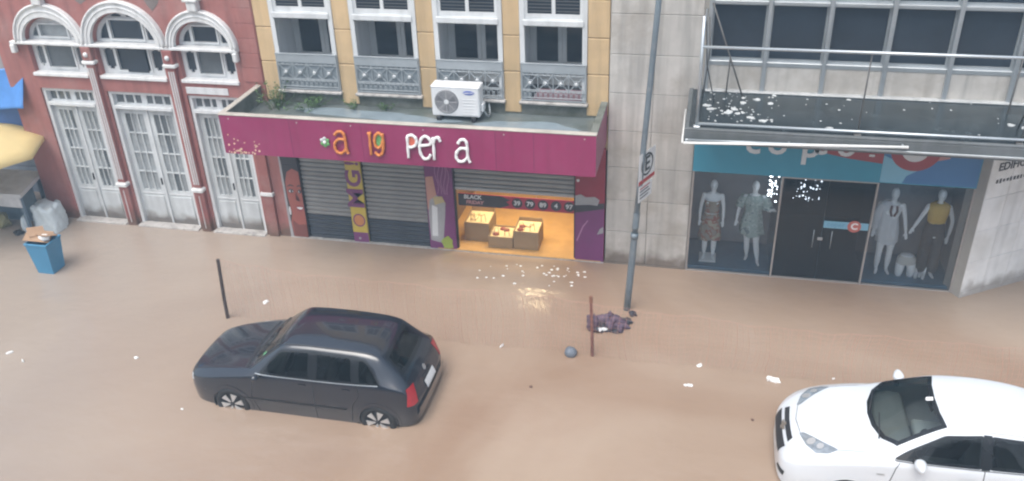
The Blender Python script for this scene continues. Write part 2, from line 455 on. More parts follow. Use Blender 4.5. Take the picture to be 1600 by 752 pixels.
for k, (x0, x1, rz, ax, az) in enumerate(OPN):
    c, h = (x0 + x1) / 2, (x1 - x0) / 2
    # archivolt
    band = arc(c, ZI + .03, ax, az, 0, 180, 28) + arc(c, ZI + .03, h - .005, rz, 180, 0, 28)
    av = MB().prism(band, FY - .09, FY + .01).build('archivolt', m_wht2, rb)
    p = [(x, FY - .10, z) for x, z in arc(c, ZI + .03, ax - .02, az - .02, 0, 180, 28)]
    MB().tube(p, .026, 8).build('arch_lip', m_wht2, av, smooth=True)
    p = [(x, FY - .09, z) for x, z in arc(c, ZI + .03, (ax + h) / 2 - .02, (az + rz) / 2 - .01, 0, 180, 28)]
    MB().tube(p, .018, 6).build('arch_bead', m_wht2, av, smooth=True)
    # window
    Y = FY + .12
    ho = []; panes = []
    mats = [m_paneg, m_pane, m_pane][k]
    cw = h * (.50 if k != 1 else .48)
    def inner(x, m=.07):   # height of the curve at x
        return ZI + (rz - m) * math.sqrt(max(0, 1 - ((x - c) / (h - m)) ** 2))
    if k == 2: top = inner(c + cw) - .05; cw = h * .42
    else: top = inner(c + cw) - .02
    if k == 2: top = ZI + .40
    if k == 1: top = ZI + .47
    ho.append(rect(c - cw, c + cw, ZI + .10, top))
    for s in (-1, 1):
        xa, xb = c + s * (cw + .075), c + s * (h - .09)
        q = [(xa, ZI + .09)]
        q += [(xb, ZI + .09)]
        q += [(xb + (xa - xb) * t / 6, inner(xb + (xa - xb) * t / 6, .08) if inner(xb + (xa - xb) * t / 6, .08) > ZI + .1 else ZI + .1) for t in range(1, 7)]
        ho.append(q)
        # lower side light, clipped corners
        za, zb, g = ZS + .11, ZI - .07, .05
        xl, xr = min(xa, xb), max(xa, xb)
        ho.append([(xl + g, za), (xr - g, za), (xr - g, za + g), (xr, za + g), (xr, zb - g), (xr - g, zb - g), (xr - g, zb), (xl + g, zb), (xl + g, zb - g), (xl, zb - g), (xl, za + g), (xl + g, za + g)])
    ho.append(rect(c - cw, c + cw, ZS + .10, ZI - .07))
    if k == 1:
        for s in (-1, 1):
            ho.append([(c + s * .05, ZI + .53)] + [(c + s * (.05 + .25 * t / 4), ZI + .53 + .07 * math.sin(PI * (t / 4 * .75 + .2))) for t in range(0, 4)] + [(c + s * .30, ZI + .53)])
    outer = [(x0 + .004, ZS + .004), (x1 - .004, ZS + .004)] + arc(c, ZI, h - .004, rz - .004, 0, 180, 24)
    win = link('window', plate_mesh(outer, ho, Y, .06), m_wht, rb)
    for j, q in enumerate(ho):
        mm = mats
        if k == 0 and j in (0, 1, 2): mm = m_panel if j == 0 else m_paneg
        if k == 2 and j == 5: mm = m_paneg
        MB().prism(q, Y + .035, Y + .05).build('pane', mm, win)
        if j in (0, 5):
            xx = [a for a, _ in q]; zz = [b for _, b in q]
            fr = MB()
            x_a, x_b, z_a, z_b = min(xx), max(xx), min(zz), max(zz)
            for (a, b2, cc, d) in ((x_a - .035, x_a, z_a - .035, z_b + .035), (x_b, x_b + .035, z_a - .035, z_b + .035), (x_a, x_b, z_a - .035, z_a), (x_a, x_b, z_b, z_b + .035)):
                fr.box(a, b2, Y - .025, Y + .01, cc, d)
            fr.build('sash', m_wht, win)
    MB().box(x0 - .02, x1 + .02, FY - .05, FY + .15, ZS - .05, ZS + .015, .008).build('sill', m_wht2, win)
    if k == 1:   # half open casement
        MB().box(c - .16, c + .30, Y - .03, Y - .005, ZS + .07, ZI - .10).build('casement', m_pane, win)
    # corbel over the arch
    if k != 1:
        cb = MB().box(c - .10, c + .10, FY - .17, FY, ZI + az + .02, ZI + az + .20, .02)
        cb.box(c - .15, c + .15, FY - .20, FY, ZI + az + .20, ZI + az + .26, .015)
        cb.build('corbel', m_wht2, rb)
    # door with transom light
    Y = FY + .13
    dz = 2.64
    fr = MB().box(x0, x0 + .07, FY + .04, FY + .16, -.25, 3.02, .006).box(x1 - .07, x1, FY + .04, FY + .16, -.25, 3.02, .006)
    fr.box(x0 + .07, x1 - .07, FY + .04, FY + .16, 2.95, 3.02, .006).box(x0 + .07, x1 - .07, FY + .02, FY + .16, dz, dz + .07, .006)
    dr = fr.build('door', m_wht, rb)
    tx0, tx1 = x0 + .07, x1 - .07
    n6 = [tx0 + (tx1 - tx0) * i / 6 for i in range(7)]
    th = [rect(n6[i] + (.02 if i != 3 else .06), n6[i + 1] - (.02 if i != 2 else .06), dz + .10, 2.93) for i in range(6)]
    link('transom', plate_mesh(rect(tx0, tx1, dz + .07, 2.95), th, Y, .035), m_wht, dr)
    for q in th: MB().prism(q, Y + .022, Y + .03).build('pane', m_paneg, dr)
    for s in (0, 1):
        lx0 = tx0 if s == 0 else c + .003
        lx1 = c - .003 if s == 0 else tx1
        g0, g1, gz0, gz1 = lx0 + .10, lx1 - .10, .78, 2.52
        hs_ = []
        for i in range(3):
            for j in range(4):
                xa = g0 + (g1 - g0) * i / 3; xb = g0 + (g1 - g0) * (i + 1) / 3
                za = gz0 + (gz1 - gz0) * j / 4; zb = gz0 + (gz1 - gz0) * (j + 1) / 4
                hs_.append(rect(xa + .011, xb - .011, za + .012, zb - .012))
        leaf = link('leaf', plate_mesh(rect(lx0, lx1, -.25, dz), hs_, Y, .05), m_doorw, dr)
        for q in hs_:
            MB().prism(q, Y + .03, Y + .036).build('pane', random.choice([m_panel, m_panel, m_panel, m_paneg]), dr)
        MB().box(g0 - .02, g1 + .02, Y - .018, Y, .12, .66, .012).build('lower_panel', m_doorw, dr)
        MB().box(g0 - .05, g1 + .05, Y - .012, Y, .70, .735, .004).build('rail_bead', m_wht, dr)
        # curtain hanging behind the panes
        cv = []; n_ = 40
        for i in range(n_ + 1):
            t = i / n_; yy = Y + .075 + .018 * math.sin(t * 34 + k * 2 + s)
            cv += [(g0 + (g1 - g0) * t, yy, .7), (g0 + (g1 - g0) * t, yy, 2.6)]
    MB().box(c - .018, c + .018, Y - .03, Y, -.2, 2.62, .006).build('meeting_stile', m_wht, dr)
    MB().box(c - .035, c - .015, Y - .06, Y - .03, .95, 1.10).build('handle', m_black, dr)
    MB().box(x0, x1, FY - .12, FY + .1, -.3, .035, .01).build('threshold', m_ledge, dr)
# impost band
ib = MB()
for xa, xb in ((-13.52, -8.60),):
    ib.box(xa, xb, FY - .11, FY + .12, ZI - .02, ZI + .035, .01)
ib.build('impost_moulding', m_wht2, rb)
for xc in (-13.47, -8.66):
    MB().box(xc - .05, xc + .05, FY - .14, FY - .02, ZI - .20, ZI - .02, .02).build('impost_bracket', m_wht2, rb)
# pilasters
for xc, lo in ((-11.85, 0), (-10.085, 0), (-8.57, 1)):
    w2 = .105
    if lo:
        pl = MB().box(xc - .09, xc + .13, FY - .06, FY + .02, -.3, 2.4, .01).build('pilaster', m_redtrim, rb)
        MB().box(xc - .12, xc + .16, FY - .09, FY + .02, .94, 1.02, .012).build('band', m_wht2, pl)
        continue
    pl = MB().box(xc - w2, xc + w2, FY - .10, FY + .02, -.3, .93, .015).box(xc - w2 + .02, xc + w2 - .02, FY - .09, FY + .02, 1.02, 3.62, .01).build('pilaster', m_redtrim, rb)
    for i in (-1, 0, 1):
        MB().box(xc + i * .048 - .012, xc + i * .048 + .012, FY - .108, FY - .085, 1.10, 3.52, .005).build('flute', m_wht2, pl)
        MB().box(xc + i * .05 - .008, xc + i * .05 + .008, FY - .112, FY - .095, .08, .84, .004).build('flute', m_wht if i == 0 else m_redtrim, pl)
    MB().box(xc - .13, xc + .13, FY - .15, FY + .02, .93, 1.02, .02).build('band', m_wht2, pl)
    MB().box(xc - .14, xc + .14, FY - .14, FY + .02, 3.60, 3.67, .015).build('capital_ring', m_wht2, pl)
    MB().box(xc - .11, xc + .11, FY - .12, FY + .02, 3.67, 3.95, .02).build('capital', m_redtrim, pl)
    MB().ell((xc, FY - .13, 3.80), (.05, .04, .05)).build('capital_boss', m_wht2, pl, smooth=True)
# rusticated courses beside the yellow house
for i in range(13):
    z = 3.36 + i * .285
    MB().box(-8.60, -8.215, FY - .022, FY + .02, z + .003, z + .282, .006).build('course_block', m_red, rb)
MB().box(-9.9, -9.0, FY - .02, FY, 3.06, 3.20, .008).build('faded_panel', m_wht, rb)
for i, (x, z, r) in enumerate(((-11.75, 4.95, .16), (-10.25, 4.95, .17))):
    MB().prism(jitter_poly(x, z, r, 12, .3, r * 1.3), FY - .006, FY).build('peeled_patch', mat('bare_render_patch', (.17, .14, .13), .8, var=.3), rb)

# ================================================================== YELLOW HOUSE
yb = thing('yellow_building', 'ochre house with four tall white balcony windows above a magenta shop marquee', 'building', (-5, FY, 0))
WIN = [(-7.87, -6.65), (-6.32, -5.08), (-4.76, -3.52), (-3.21, -2.03)]
PIER = [(-8.195, -7.87), (-6.65, -6.32), (-5.08, -4.76), (-3.52, -3.21), (-2.03, -1.645)]
link('wall', plate_mesh(rect(-8.195, -1.645, 2.35, 8.2), [rect(a, b, 3.26, 5.75) for a, b in WIN], FY + .06, .5), m_yel, yb)
MB().box(-8.195, -1.645, FY - .2, FY + .06, 7.9, 8.2, .03).build('cornice', m_wht2, yb)
MB().box(-8.195, -1.645, 18.4, 18.6, -.3, 8.2).build('rear_wall', m_dark, yb)
for a, b in PIER:
    zz = [3.02, 3.79, 4.44, 5.09, 5.74, 6.4, 7.05, 7.9]
    for z0, z1 in zip(zz, zz[1:]):
        MB().box(a + .002, b - .002, FY, FY + .08, z0 + .005, z1 - .005, .012).build('pier_block', m_yel, yb)
MB().box(-8.19, -1.66, FY + .02, FY + .10, 2.9, 3.215).build('base_course', m_moss, yb)
m_reveal = mat('white_reveal', (.70, .72, .74), .6, var=.06, streak=.2)
m_fdoor = mat('grey_white_joinery', (.56, .58, .59), .5, var=.08)
def rail_lattice():
    """ironwork of one balcony front, 1.2 wide, local x from 0, z from 0"""
    b = MB(); w = 1.2
    n = 4
    for i in range(n):
        xa, xb = .03 + (w - .06) * i / n, .03 + (w - .06) * (i + 1) / n
        c = (xa + xb) / 2
        for (p, q) in (((xa, .16), (xb, .44)), ((xb, .16), (xa, .44))):
            b.tube([(p[0], 0, p[1]), (q[0], 0, q[1])], .008, 5)
        b.tube([(c + .055 * math.cos(t * PI / 6), -.004, .30 + .055 * math.sin(t * PI / 6)) for t in range(13)], .008, 5)
        b.tube([(xa, 0, .14), (xa, 0, .47)], .009, 5)
        for j in range(3):
            cx = xa + (xb - xa) * (j + .5) / 3
            b.tube([(cx + .04 * math.cos(t * PI / 6), 0, .44 + .045 * math.sin(t * PI / 6)) for t in range(7)], .007, 5)
            b.tube([(cx + .04 * math.cos(t * PI / 6), 0, .16 - .07 * math.sin(t * PI / 6)) for t in range(7)], .007, 5)
            b.tube([(cx + .022 * math.cos(t * PI / 4), 0, .06 + .022 * math.sin(t * PI / 4)) for t in range(9)], .006, 5)
    for z in (.14, .165, .44, .02): b.tube([(0, 0, z), (w, 0, z)], .009, 5)
    return b.mesh('lattice')
LAT = rail_lattice(); LAT.materials.append(m_iron)
ROS = MB().lathe([(.001, .03), (.02, .028), (.034, .016), (.036, 0)], axis='y', n=10).mesh('rosette', True); ROS.materials.append(m_ironl)
for k, (a, b) in enumerate(WIN):
    w = link('window', plate_mesh(rect(a, b, 3.27, 5.75), [rect(a + .085, b - .085, 3.275, 4.62), rect(a + .085, b - .085, 4.74, 5.65)], FY - .015, .135), m_wht, yb)
    MB().box(a + .06, b - .06, FY - .045, FY - .016, 4.63, 4.735, .01).build('transom_rail', m_wht, w)
    # upper light: two sashes with fine blinds
    for s in (0, 1):
        c = (a + b) / 2
        xa, xb = (a + .085, c) if s == 0 else (c, b - .085)
        hl = rect(xa + .05, xb - .03, 4.82, 5.6) if s == 0 else rect(xa + .03, xb - .05, 4.82, 5.6)
        link('sash', plate_mesh(rect(xa, xb, 4.74, 5.65), [hl], FY + .03, .05), m_wht, w)
        MB().prism(hl, FY + .06, FY + .066).build('pane', m_pane, w)
        bl = MB()
        for i in range(13): bl.box(hl[0][0], hl[1][0], FY + .045, FY + .055, 4.86 + i * .058, 4.872 + i * .058)
        bl.build('blind', mat('dark_blind', (.09, .09, .09), .6), w)
    # deep reveal
    D = 15.66
    rv = MB()
    rv.box(a - .02, a + .012, FY + .12, D, 3.27, 4.70).box(b - .012, b + .02, FY + .12, D, 3.27, 4.70)
    rv.box(a + .012, b - .012, FY + .12, D, 4.62, 4.70)
    rv.build('reveal', m_reveal, w)
    MB().box(a, b, FY + .12, D + .05, 3.2, 3.275).build('reveal_floor', mat('grey_floor', (.3, .3, .31), .6) if k < 2 else mat('dark_floor', (.045, .05, .055), .5), w)
    # french doors at the back of the reveal
    c = (a + b) / 2 + .02
    for s in (0, 1):
        xa, xb = (a + .012, c - .003) if s == 0 else (c + .003, b - .012)
        hl = rect(xa + .12, xb - .075, 3.72, 4.55) if s == 0 else rect(xa + .075, xb - .12, 3.72, 4.55)
        lf = link('door_leaf', plate_mesh(rect(xa, xb, 3.275, 4.62), [hl], D, .05), m_fdoor, w)
        MB().prism(hl, D + .03, D + .036).build('pane', m_pane, w)
    # ledge and balcony front
    MB().box(a - .03, b + .03, FY - .10, FY + .12, 3.215, 3.27, .015).build('ledge', m_ledge, w)
    rl = MB()
    W_ = b - a - .02
    rl.box(a + .01, b - .01, FY - .055, FY - .035, 3.80, 3.955, .004)
    rl.box(a + .005, b - .005, FY - .065, FY - .025, 3.955, 3.975, .004)
    rl.box(a + .01, a + .03, FY - .06, FY - .03, 3.27, 3.955, .003).box(b - .03, b - .01, FY - .06, FY - .03, 3.27, 3.955, .003)
    rl.box(a + .01, b - .01, FY - .055, FY - .035, 3.285, 3.305)
    rg = rl.build('railing', m_iron, yb)
    link('scrollwork', LAT, None, rg, loc=(a + .01, FY - .045, 3.32), scale=(W_ / 1.2, 1, 1))
    for i in range(4):
        link('rosette', ROS, None, rg, loc=(a + .01 + W_ / 1.2 * (.03 + 1.14 * (i + .5) / 4), FY - .06, 3.62))
    if k < 2:
        MB().box(a + .03, b - .03, FY - .025, FY - .018, 3.31, 3.80).build('backing_sheet', m_sheet, rg)
    elif k == 2:
        MB().box(a + .03, a + .40, FY - .025, FY - .018, 3.31, 3.80).build('backing_sheet', m_sheet, rg)
    else:
        MB().box(a + .03, a + .17, FY - .025, FY - .018, 3.31, 3.80).build('backing_sheet', m_sheet, rg)
o = MB().add([(-3.0, FY - .01, 3.30), (-2.06, FY - .01, 3.30), (-2.06, FY + .10, 3.46), (-2.92, FY + .10, 3.46), (-3.0, FY, 3.285), (-2.06, FY, 3.285), (-2.06, FY + .12, 3.45), (-2.92, FY + .12, 3.45)],
             [(0, 1, 2, 3), (7, 6, 5, 4), (0, 4, 5, 1), (1, 5, 6, 2), (2, 6, 7, 3), (3, 7, 4, 0)]).build('floor_mat', mat('mauve_mat', (.30, .17, .19), .8, var=.2, scale=20))
tag(o, 'mauve mat propped behind the rightmost ochre house balcony railing', 'mat')

# ------------------------------------------------------------------ shop marquee
mq = thing('shop_marquee', 'magenta shop marquee with orange and white raised letters, several letters missing', 'marquee', (-5.02, 13.33, 2.55))
X0, X1, Y0 = -8.38, -1.66, 13.33
MB().box(X0 + .06, X1 - .06, Y0 + .06, FY + .02, 2.60, 2.985).build('roof_slab', m_roofwet, mq)
fs = MB().box(X0, X1, Y0, Y0 + .06, 2.55, 3.285).build('fascia', m_mag, mq)
for xa, xb in ((X0, X0 + .06), (X1 - .06, X1)):
    MB().box(xa, xb, Y0 + .06, FY - .002, 2.55, 3.285).build('side_fascia', m_mag, mq)
MB().box(X0 - .01, X1 + .01, Y0 - .012, Y0 + .10, 3.285, 3.312, .006).build('rim', m_rim, mq)
MB().box(X0 - .01, X0 + .10, Y0 + .10, FY - .002, 3.285, 3.311, .006).build('rim', m_rim, mq)
MB().box(X1 - .11, X1 + .01, Y0 + .10, FY - .002, 3.285, 3.311, .006).build('rim', m_moss, mq)
MB().box(X0 + .06, X1 - .06, Y0 + .06, Y0 + .12, 2.98, 3.2, .01).build('gutter_upstand', m_moss, mq)
pud = MB()
for (cx, cy, rx, ry) in ((-6.4, 14.45, 1.0, .20), (-5.2, 14.30, .9, .17), (-3.0, 14.25, .9, .22), (-4.2, 13.95, 1.6, .13), (-2.5, 14.0, .5, .2)):
    pts = [(cx + rx * (1 + .18 * math.sin(3 * t + cx)) * math.cos(t), cy + ry * (1 + .2 * math.sin(4 * t + cx)) * math.sin(t), 2.989 + .0004 * len(pud.v)) for t in [2 * PI * i / 24 for i in range(24)]]
    z_ = pts[0][2]
    pud.add([(x, y, z_) for x, y, _ in pts], [tuple(range(24))])
pud.build('rain_puddle', mat('puddle_on_roof', (.22, .27, .30), .08, var=.2), mq)['kind'] = 'stuff'
MB().box(X0 + .061, X0 + .075, Y0 + .12, FY - .003, 2.986, 3.284).build('inner_lining', m_moss, mq)
MB().box(X1 - .075, X1 - .061, Y0 + .12, FY - .003, 2.986, 3.284).build('inner_lining', m_moss, mq)
LET = {'a1' : [[(-6.204, 3.046), (-6.152, 3.102), (-6.085, 3.118), (-6.038, 3.082), (-6.02, 3.003), (-6.015, 2.887), (-6.012, 2.773), (-5.988, 2.709)], [(-6.027, 2.968), (-6.123, 2.976), (-6.206, 2.91), (-6.227, 2.817), (-6.196, 2.733), (-6.125, 2.708), (-6.052, 2.756), (-6.016, 2.834)]] ,
'i' : [[(-5.59, 3.107), (-5.525, 3.127)], [(-5.558, 3.111), (-5.562, 2.94), (-5.566, 2.716)]] ,
'g' : [[(-5.33, 3.085), (-5.384, 3.131), (-5.447, 3.088), (-5.477, 2.996), (-5.469, 2.895), (-5.422, 2.856), (-5.367, 2.892), (-5.331, 2.985)], [(-5.326, 3.125), (-5.32, 2.995), (-5.329, 2.874), (-5.361, 2.76), (-5.426, 2.713), (-5.492, 2.772)]] ,
'p' : [[(-4.879, 3.098), (-4.884, 2.902), (-4.888, 2.704)], [(-4.879, 3.098), (-4.809, 3.13), (-4.741, 3.095), (-4.717, 3.021), (-4.753, 2.941), (-4.821, 2.904), (-4.871, 2.915)]] ,
'e' : [[(-4.656, 2.945), (-4.48, 2.98), (-4.488, 3.073), (-4.551, 3.122), (-4.625, 3.078), (-4.671, 2.946), (-4.665, 2.806), (-4.608, 2.708), (-4.533, 2.719), (-4.485, 2.791)]] ,
'r' : [[(-4.426, 3.11), (-4.422, 2.912), (-4.427, 2.7)], [(-4.422, 3.011), (-4.386, 3.089), (-4.331, 3.116), (-4.298, 3.043)]] ,
'a2' : [[(-3.992, 3.022), (-3.951, 3.084), (-3.89, 3.103), (-3.843, 3.063), (-3.833, 2.949), (-3.832, 2.79), (-3.794, 2.688)], [(-3.839, 2.937), (-3.937, 2.943), (-4.013, 2.878), (-4.036, 2.777), (-3.993, 2.703), (-3.913, 2.705), (-3.841, 2.774)]]}
for k, strokes in LET.items():
    b = MB()
    for st in strokes:
        pp = smooth_path([(x, Y0 - .035, z) for x, z in st], 5)
        n_ = len(pp)
        b.tube(pp, [.027 * (1 + .12 * math.sin(i * 1.3)) for i in range(n_)], 8, flat=1.0)
    lt = b.build('letter', m_orange if k in ('a1', 'i', 'g') else m_white, mq, smooth=True)
    lt['label'] = {'a1': 'orange letter a', 'i': 'orange letter i', 'g': 'orange letter g with green centre', 'p': 'white letter p with salmon centre', 'e': 'white letter e', 'r': 'white letter r', 'a2': 'white letter a at the right'}[k]
    if k == 'g': MB().prism(arc(-5.405, 2.994, .062, .115, 0, 345, 16), Y0 - .025, Y0 - .005).build('letter_fill', m_green, lt)
    if k == 'p': MB().prism(arc(-4.805, 3.017, .075, .09, 0, 345, 16), Y0 - .025, Y0 - .005).build('letter_fill', m_salmon, lt)
fl = MB().ell((-6.409, Y0 - .03, 2.897), (.03, .03, .03)).build('flower_centre', m_white, mq, smooth=True)
for i in range(6):
    a = PI / 6 + i * PI / 3
    MB().ell((-6.409 + .062 * math.cos(a), Y0 - .02, 2.897 + .066 * math.sin(a)), (.034, .02, .034), 10, 6).build('petal', m_green if i not in (1, 2) else m_ironl, fl, smooth=True)
for xj in (-7.05, -5.72, -3.35, -2.7):
    MB().box(xj - .004, xj + .004, Y0 - .002, Y0 + .001, 2.555, 3.28).build('panel_joint', m_magd, mq)
for xj in (-8.2, -6.9, -5.9, -4.6, -3.2, -1.85):
    MB().lathe([(.001, .006), (.012, .005), (.014, 0)], (xj, Y0, 3.22), 'y', 8).build('screw_head', m_rim, mq)
dt = MB()
for i in range(34):
    u, v = random.random(), random.random() ** 1.6
    x = X0 + .08 + u * .62; z = 2.57 + v * .42 * (1 - .5 * u)
    r = .012 + .012 * (1 - v) * random.random()
    dt.prism(arc(x, z, r, r, 0, 320, 8), Y0 - .003, Y0 - .0005)
dt.build('dot_print', mat('cream_dots', (.70, .50, .35), .5), mq)['kind'] = 'stuff'

# ------------------------------------------------------------------ shop front under the marquee
def shutter(x0, x1, z0, foot):
    sh = MB().box(x0, x1, FY + .085, FY + .10, z0, 2.4).build('roller_shutter', m_shut, yb)
    z = z0 + .05; p = .098
    sl = MB(); n_ = 6
    prof = [(FY + .085, 0), (FY + .058, .018), (FY + .050, .045), (FY + .058, .075), (FY + .085, .092)]
    v = []
    for xx in (x0 + .004, x1 - .004):
        v += [(xx, y, h) for y, h in prof]
    sl.add(v, [(i, i + 5, i + 6, i + 1) for i in range(4)] + [(0, 1, 2, 3, 4), (9, 8, 7, 6, 5)])
    me = sl.mesh('slat', True); me.materials.append(m_shut)
    me2 = sl.mesh('slat', True); me2.materials.append(m_shutd)
    while z < 2.4:
        link('slat', me2 if z < foot else me, None, sh, loc=(0, 0, z)); z += p
    MB().box(x0, x1, FY + .045, FY + .085, z0 - .02, z0 + .05, .008).build('bottom_rail', m_shutd if foot else m_alu, sh)
    for xx in (x0 - .02, x1 - .02): MB().box(xx, xx + .04, FY + .03, FY + .11, -.25, 2.4).build('guide', m_black, sh)
shutter(-7.80, -6.79, .0, .52)
shutter(-6.47, -5.16, .0, .52)
shutter(-4.60, -2.23, 1.36, 0)
m_skinp = mat('brown_print', (.30, .085, .065), .5, var=.06)
m_hairp = mat('dark_hair_print', (.035, .03, .035), .5, var=.2)
m_yelp = mat('yellow_print', (.50, .38, .05), .5, var=.05)
m_purp = mat('purple_print', (.16, .03, .13), .5, var=.1)
m_greyp = mat('grey_print', (.32, .32, .33), .5, var=.2)
m_peach = mat('peach_print', (.47, .25, .19), .5, var=.1)
def panel(name, x0, x1, m, z1=2.4, label=None):
    p = MB().box(x0, x1, FY - .01, FY + .12, -.25, z1).build(name, m, yb)
    if label: p['label'] = label
    return p
LY = [FY - .0105]
def printed(par, poly, m, name='print', th=None):
    LY[0] -= .0006
    return MB().prism(poly, LY[0] - .001, FY - .0105).build(name, m, par)
def reset(): LY[0] = FY - .0105
# woman's face panel
pf = panel('printed_pillar', -8.195, -7.80, m_hairp, label='pillar printed with a smiling brown face'); reset()
printed(pf, [(-8.10, -.2), (-7.80, -.2), (-7.80, 1.62), (-7.86, 1.66), (-8.06, 1.66), (-8.12, 1.45), (-8.13, 1.0), (-8.09, .55), (-8.14, .35)], m_skinp)
printed(pf, [(-8.195, -.2), (-8.12, -.2), (-8.145, .3), (-8.15, .9), (-8.15, 1.7), (-8.195, 2.2)], m_greyp)
m_shade = mat('brown_shadow_print', (.17, .05, .04), .5)
for ex, w in ((-8.03, .062), (-7.84, .038)):
    printed(pf, [(ex - w - .01, 1.075), (ex - w * .3, 1.125), (ex + w * .5, 1.12), (ex + w + .005, 1.07), (ex + w * .2, 1.03), (ex - w * .5, 1.035)], m_hairp)
    printed(pf, [(ex - w * .8, 1.07), (ex - w * .3, 1.10), (ex + w * .4, 1.10), (ex + w * .8, 1.068), (ex + w * .2, 1.045), (ex - w * .4, 1.048)], m_printw)
    printed(pf, arc(ex + .008, 1.075, .024, .03, 0, 340, 12), m_hairp)
    printed(pf, [(ex - w - .02, 1.17), (ex - .01, 1.225), (ex + w + .01, 1.20), (ex + w + .01, 1.185), (ex, 1.195)], m_hairp)
printed(pf, [(-7.93, 1.05), (-7.91, 1.05), (-7.915, .90), (-7.93, .86), (-7.86, .85), (-7.87, .87), (-7.955, .875)], m_shade)
printed(pf, [(-7.985, .72), (-7.93, .755), (-7.89, .745), (-7.85, .755), (-7.81, .735), (-7.82, .66), (-7.87, .615), (-7.94, .635)], mat('lip_print', (.25, .04, .045), .5))
printed(pf, [(-7.965, .715), (-7.89, .722), (-7.825, .72), (-7.84, .68), (-7.88, .665), (-7.935, .68)], m_printw)
printed(pf, [(-8.10, .40), (-7.98, .30), (-7.80, .33), (-7.80, -.2), (-8.10, -.2)], m_shade)
printed(pf, [(-8.12, 1.66), (-7.80, 1.66), (-7.80, 1.52), (-7.93, 1.585), (-8.06, 1.50), (-8.12, 1.30)], m_hairp)
printed(pf, arc(-8.12, .62, .018, .10, 0, 340, 12), m_printw)
# pillar with the exclamation
po = panel('printed_pillar', -6.79, -6.47, m_yelp, label='yellow pillar reading OMG! upwards'); reset()
printed(po, rect(-6.79, -6.47, -.2, .24), m_purp)
for ch, z, s in (('!', 1.78, .36), ('G', 1.46, .42), ('M', 1.02, .46)):
    me = text_mesh(ch, s, .004, bold=.012)
    o = link('lettering', me, m_purp, po, loc=(-6.63, FY - .0135, z), rot=(0, -PI / 2, 0), scale=(1.28 if ch != '!' else 1.0, 1, 1.05))
printed(po, arc(-6.63, .52, .13, .15, 0, 345, 20), m_purp)
printed(po, arc(-6.63, .52, .105, .12, 0, 345, 20), mat('orange_print', (.50, .20, .06), .5))
printed(po, arc(-6.66, .10, .03, .03, 0, 300, 6), m_greyp)
# third pillar
pp_ = panel('printed_pillar', -5.16, -4.61, m_purp, label='plum pillar printed with wavy hair and a silver figure'); reset()
printed(pp_, [(-5.15, .9), (-4.98, .75), (-4.95, 1.2), (-5.0, 1.62), (-5.15, 1.6)], m_peach)
printed(pp_, [(-5.13, .2), (-4.88, .15), (-4.80, .8), (-4.78, 1.05), (-4.95, 1.22), (-5.1, 1.1), (-5.14, .8)], m_greyp)
printed(pp_, [(-5.10, .3), (-4.98, .3), (-4.95, .95), (-5.06, 1.0)], m_printw)
for j in range(5):
    pts = [(-4.93 + .055 * j + .03 * math.sin(i * .9 + j), 1.25 + .09 * i) for i in range(8)]
    printed(pp_, pts + [(x + .012, z) for x, z in pts[::-1]], mat('mauve_line_print', (.36, .17, .30), .5))
printed(pp_, jitter_poly(-4.80, .16, .13, 9, .3), mat('lime_print', (.30, .38, .06), .5))
printed(pp_, [(-5.0, 1.0), (-4.8, 1.08), (-4.76, 1.02), (-4.84, 1.2), (-5.02, 1.18)], mat('straw_print', (.45, .36, .18), .5))
# right pillar
pr = panel('printed_pillar', -2.22, -1.665, mat('crimson_print', (.24, .015, .035), .45), label='crimson and plum pillar printed with open lips'); reset()
printed(pr, [(-2.22, -.2), (-1.67, -.2), (-1.67, 1.18), (-2.22, 1.10)], m_purp)
printed(pr, [(-2.22, 1.06), (-1.67, 1.18), (-1.67, 1.30), (-1.9, 1.27), (-2.22, 1.22)], m_hairp)
printed(pr, [(-2.22, 1.22), (-1.95, 1.25), (-1.80, 1.24), (-1.76, 1.36), (-1.85, 1.42), (-2.02, 1.40), (-2.12, 1.46), (-2.22, 1.42)], m_greyp)
printed(pr, [(-1.80, .62), (-1.68, .66), (-1.68, .80), (-1.75, .74)], m_greyp)
printed(pr, [(-2.2, .45), (-2.08, .78), (-1.98, .92), (-1.97, .90), (-2.06, .76), (-2.17, .45)], mat('mauve_line_print', (.36, .17, .30), .5))
printed(pr, arc(-2.17, 1.74, .03, .03, 0, 300, 8), m_printw)
# lit shop interior behind the half raised shutter
m_floor = mat('honey_floor', (.56, .34, .14), .18, var=.15, scale=3)
m_iwall = mat('warm_shop_wall', (.20, .13, .08), .6, var=.1)
MB().box(-5.0, -1.72, FY - .02, 17.8, -.2, .035).build('shop_floor', m_floor, yb)
MB().box(-5.0, -4.9, FY + .12, 17.8, .035, 2.4).build('shop_side_wall', m_iwall, yb)
MB().box(-1.82, -1.72, FY + .12, 17.8, .035, 2.4).build('shop_side_wall', m_iwall, yb)
MB().box(-5.0, -1.72, 17.8, 17.9, -.2, 2.4).build('shop_back_wall', m_iwall, yb)
MB().box(-5.0, -1.72, FY + .2, 17.9, 2.4, 2.5).build('shop_ceiling', mat('shop_ceiling_paint', (.6, .55, .48), .7), yb)
MB().box(-8.19, -5.0, FY + .13, FY + .2, -.25, 2.4).build('inner_partition', m_dark, yb)
MB().box(-8.195, -1.66, FY - .03, FY + .03, -.3, .02).build('plinth', m_ledge, yb)
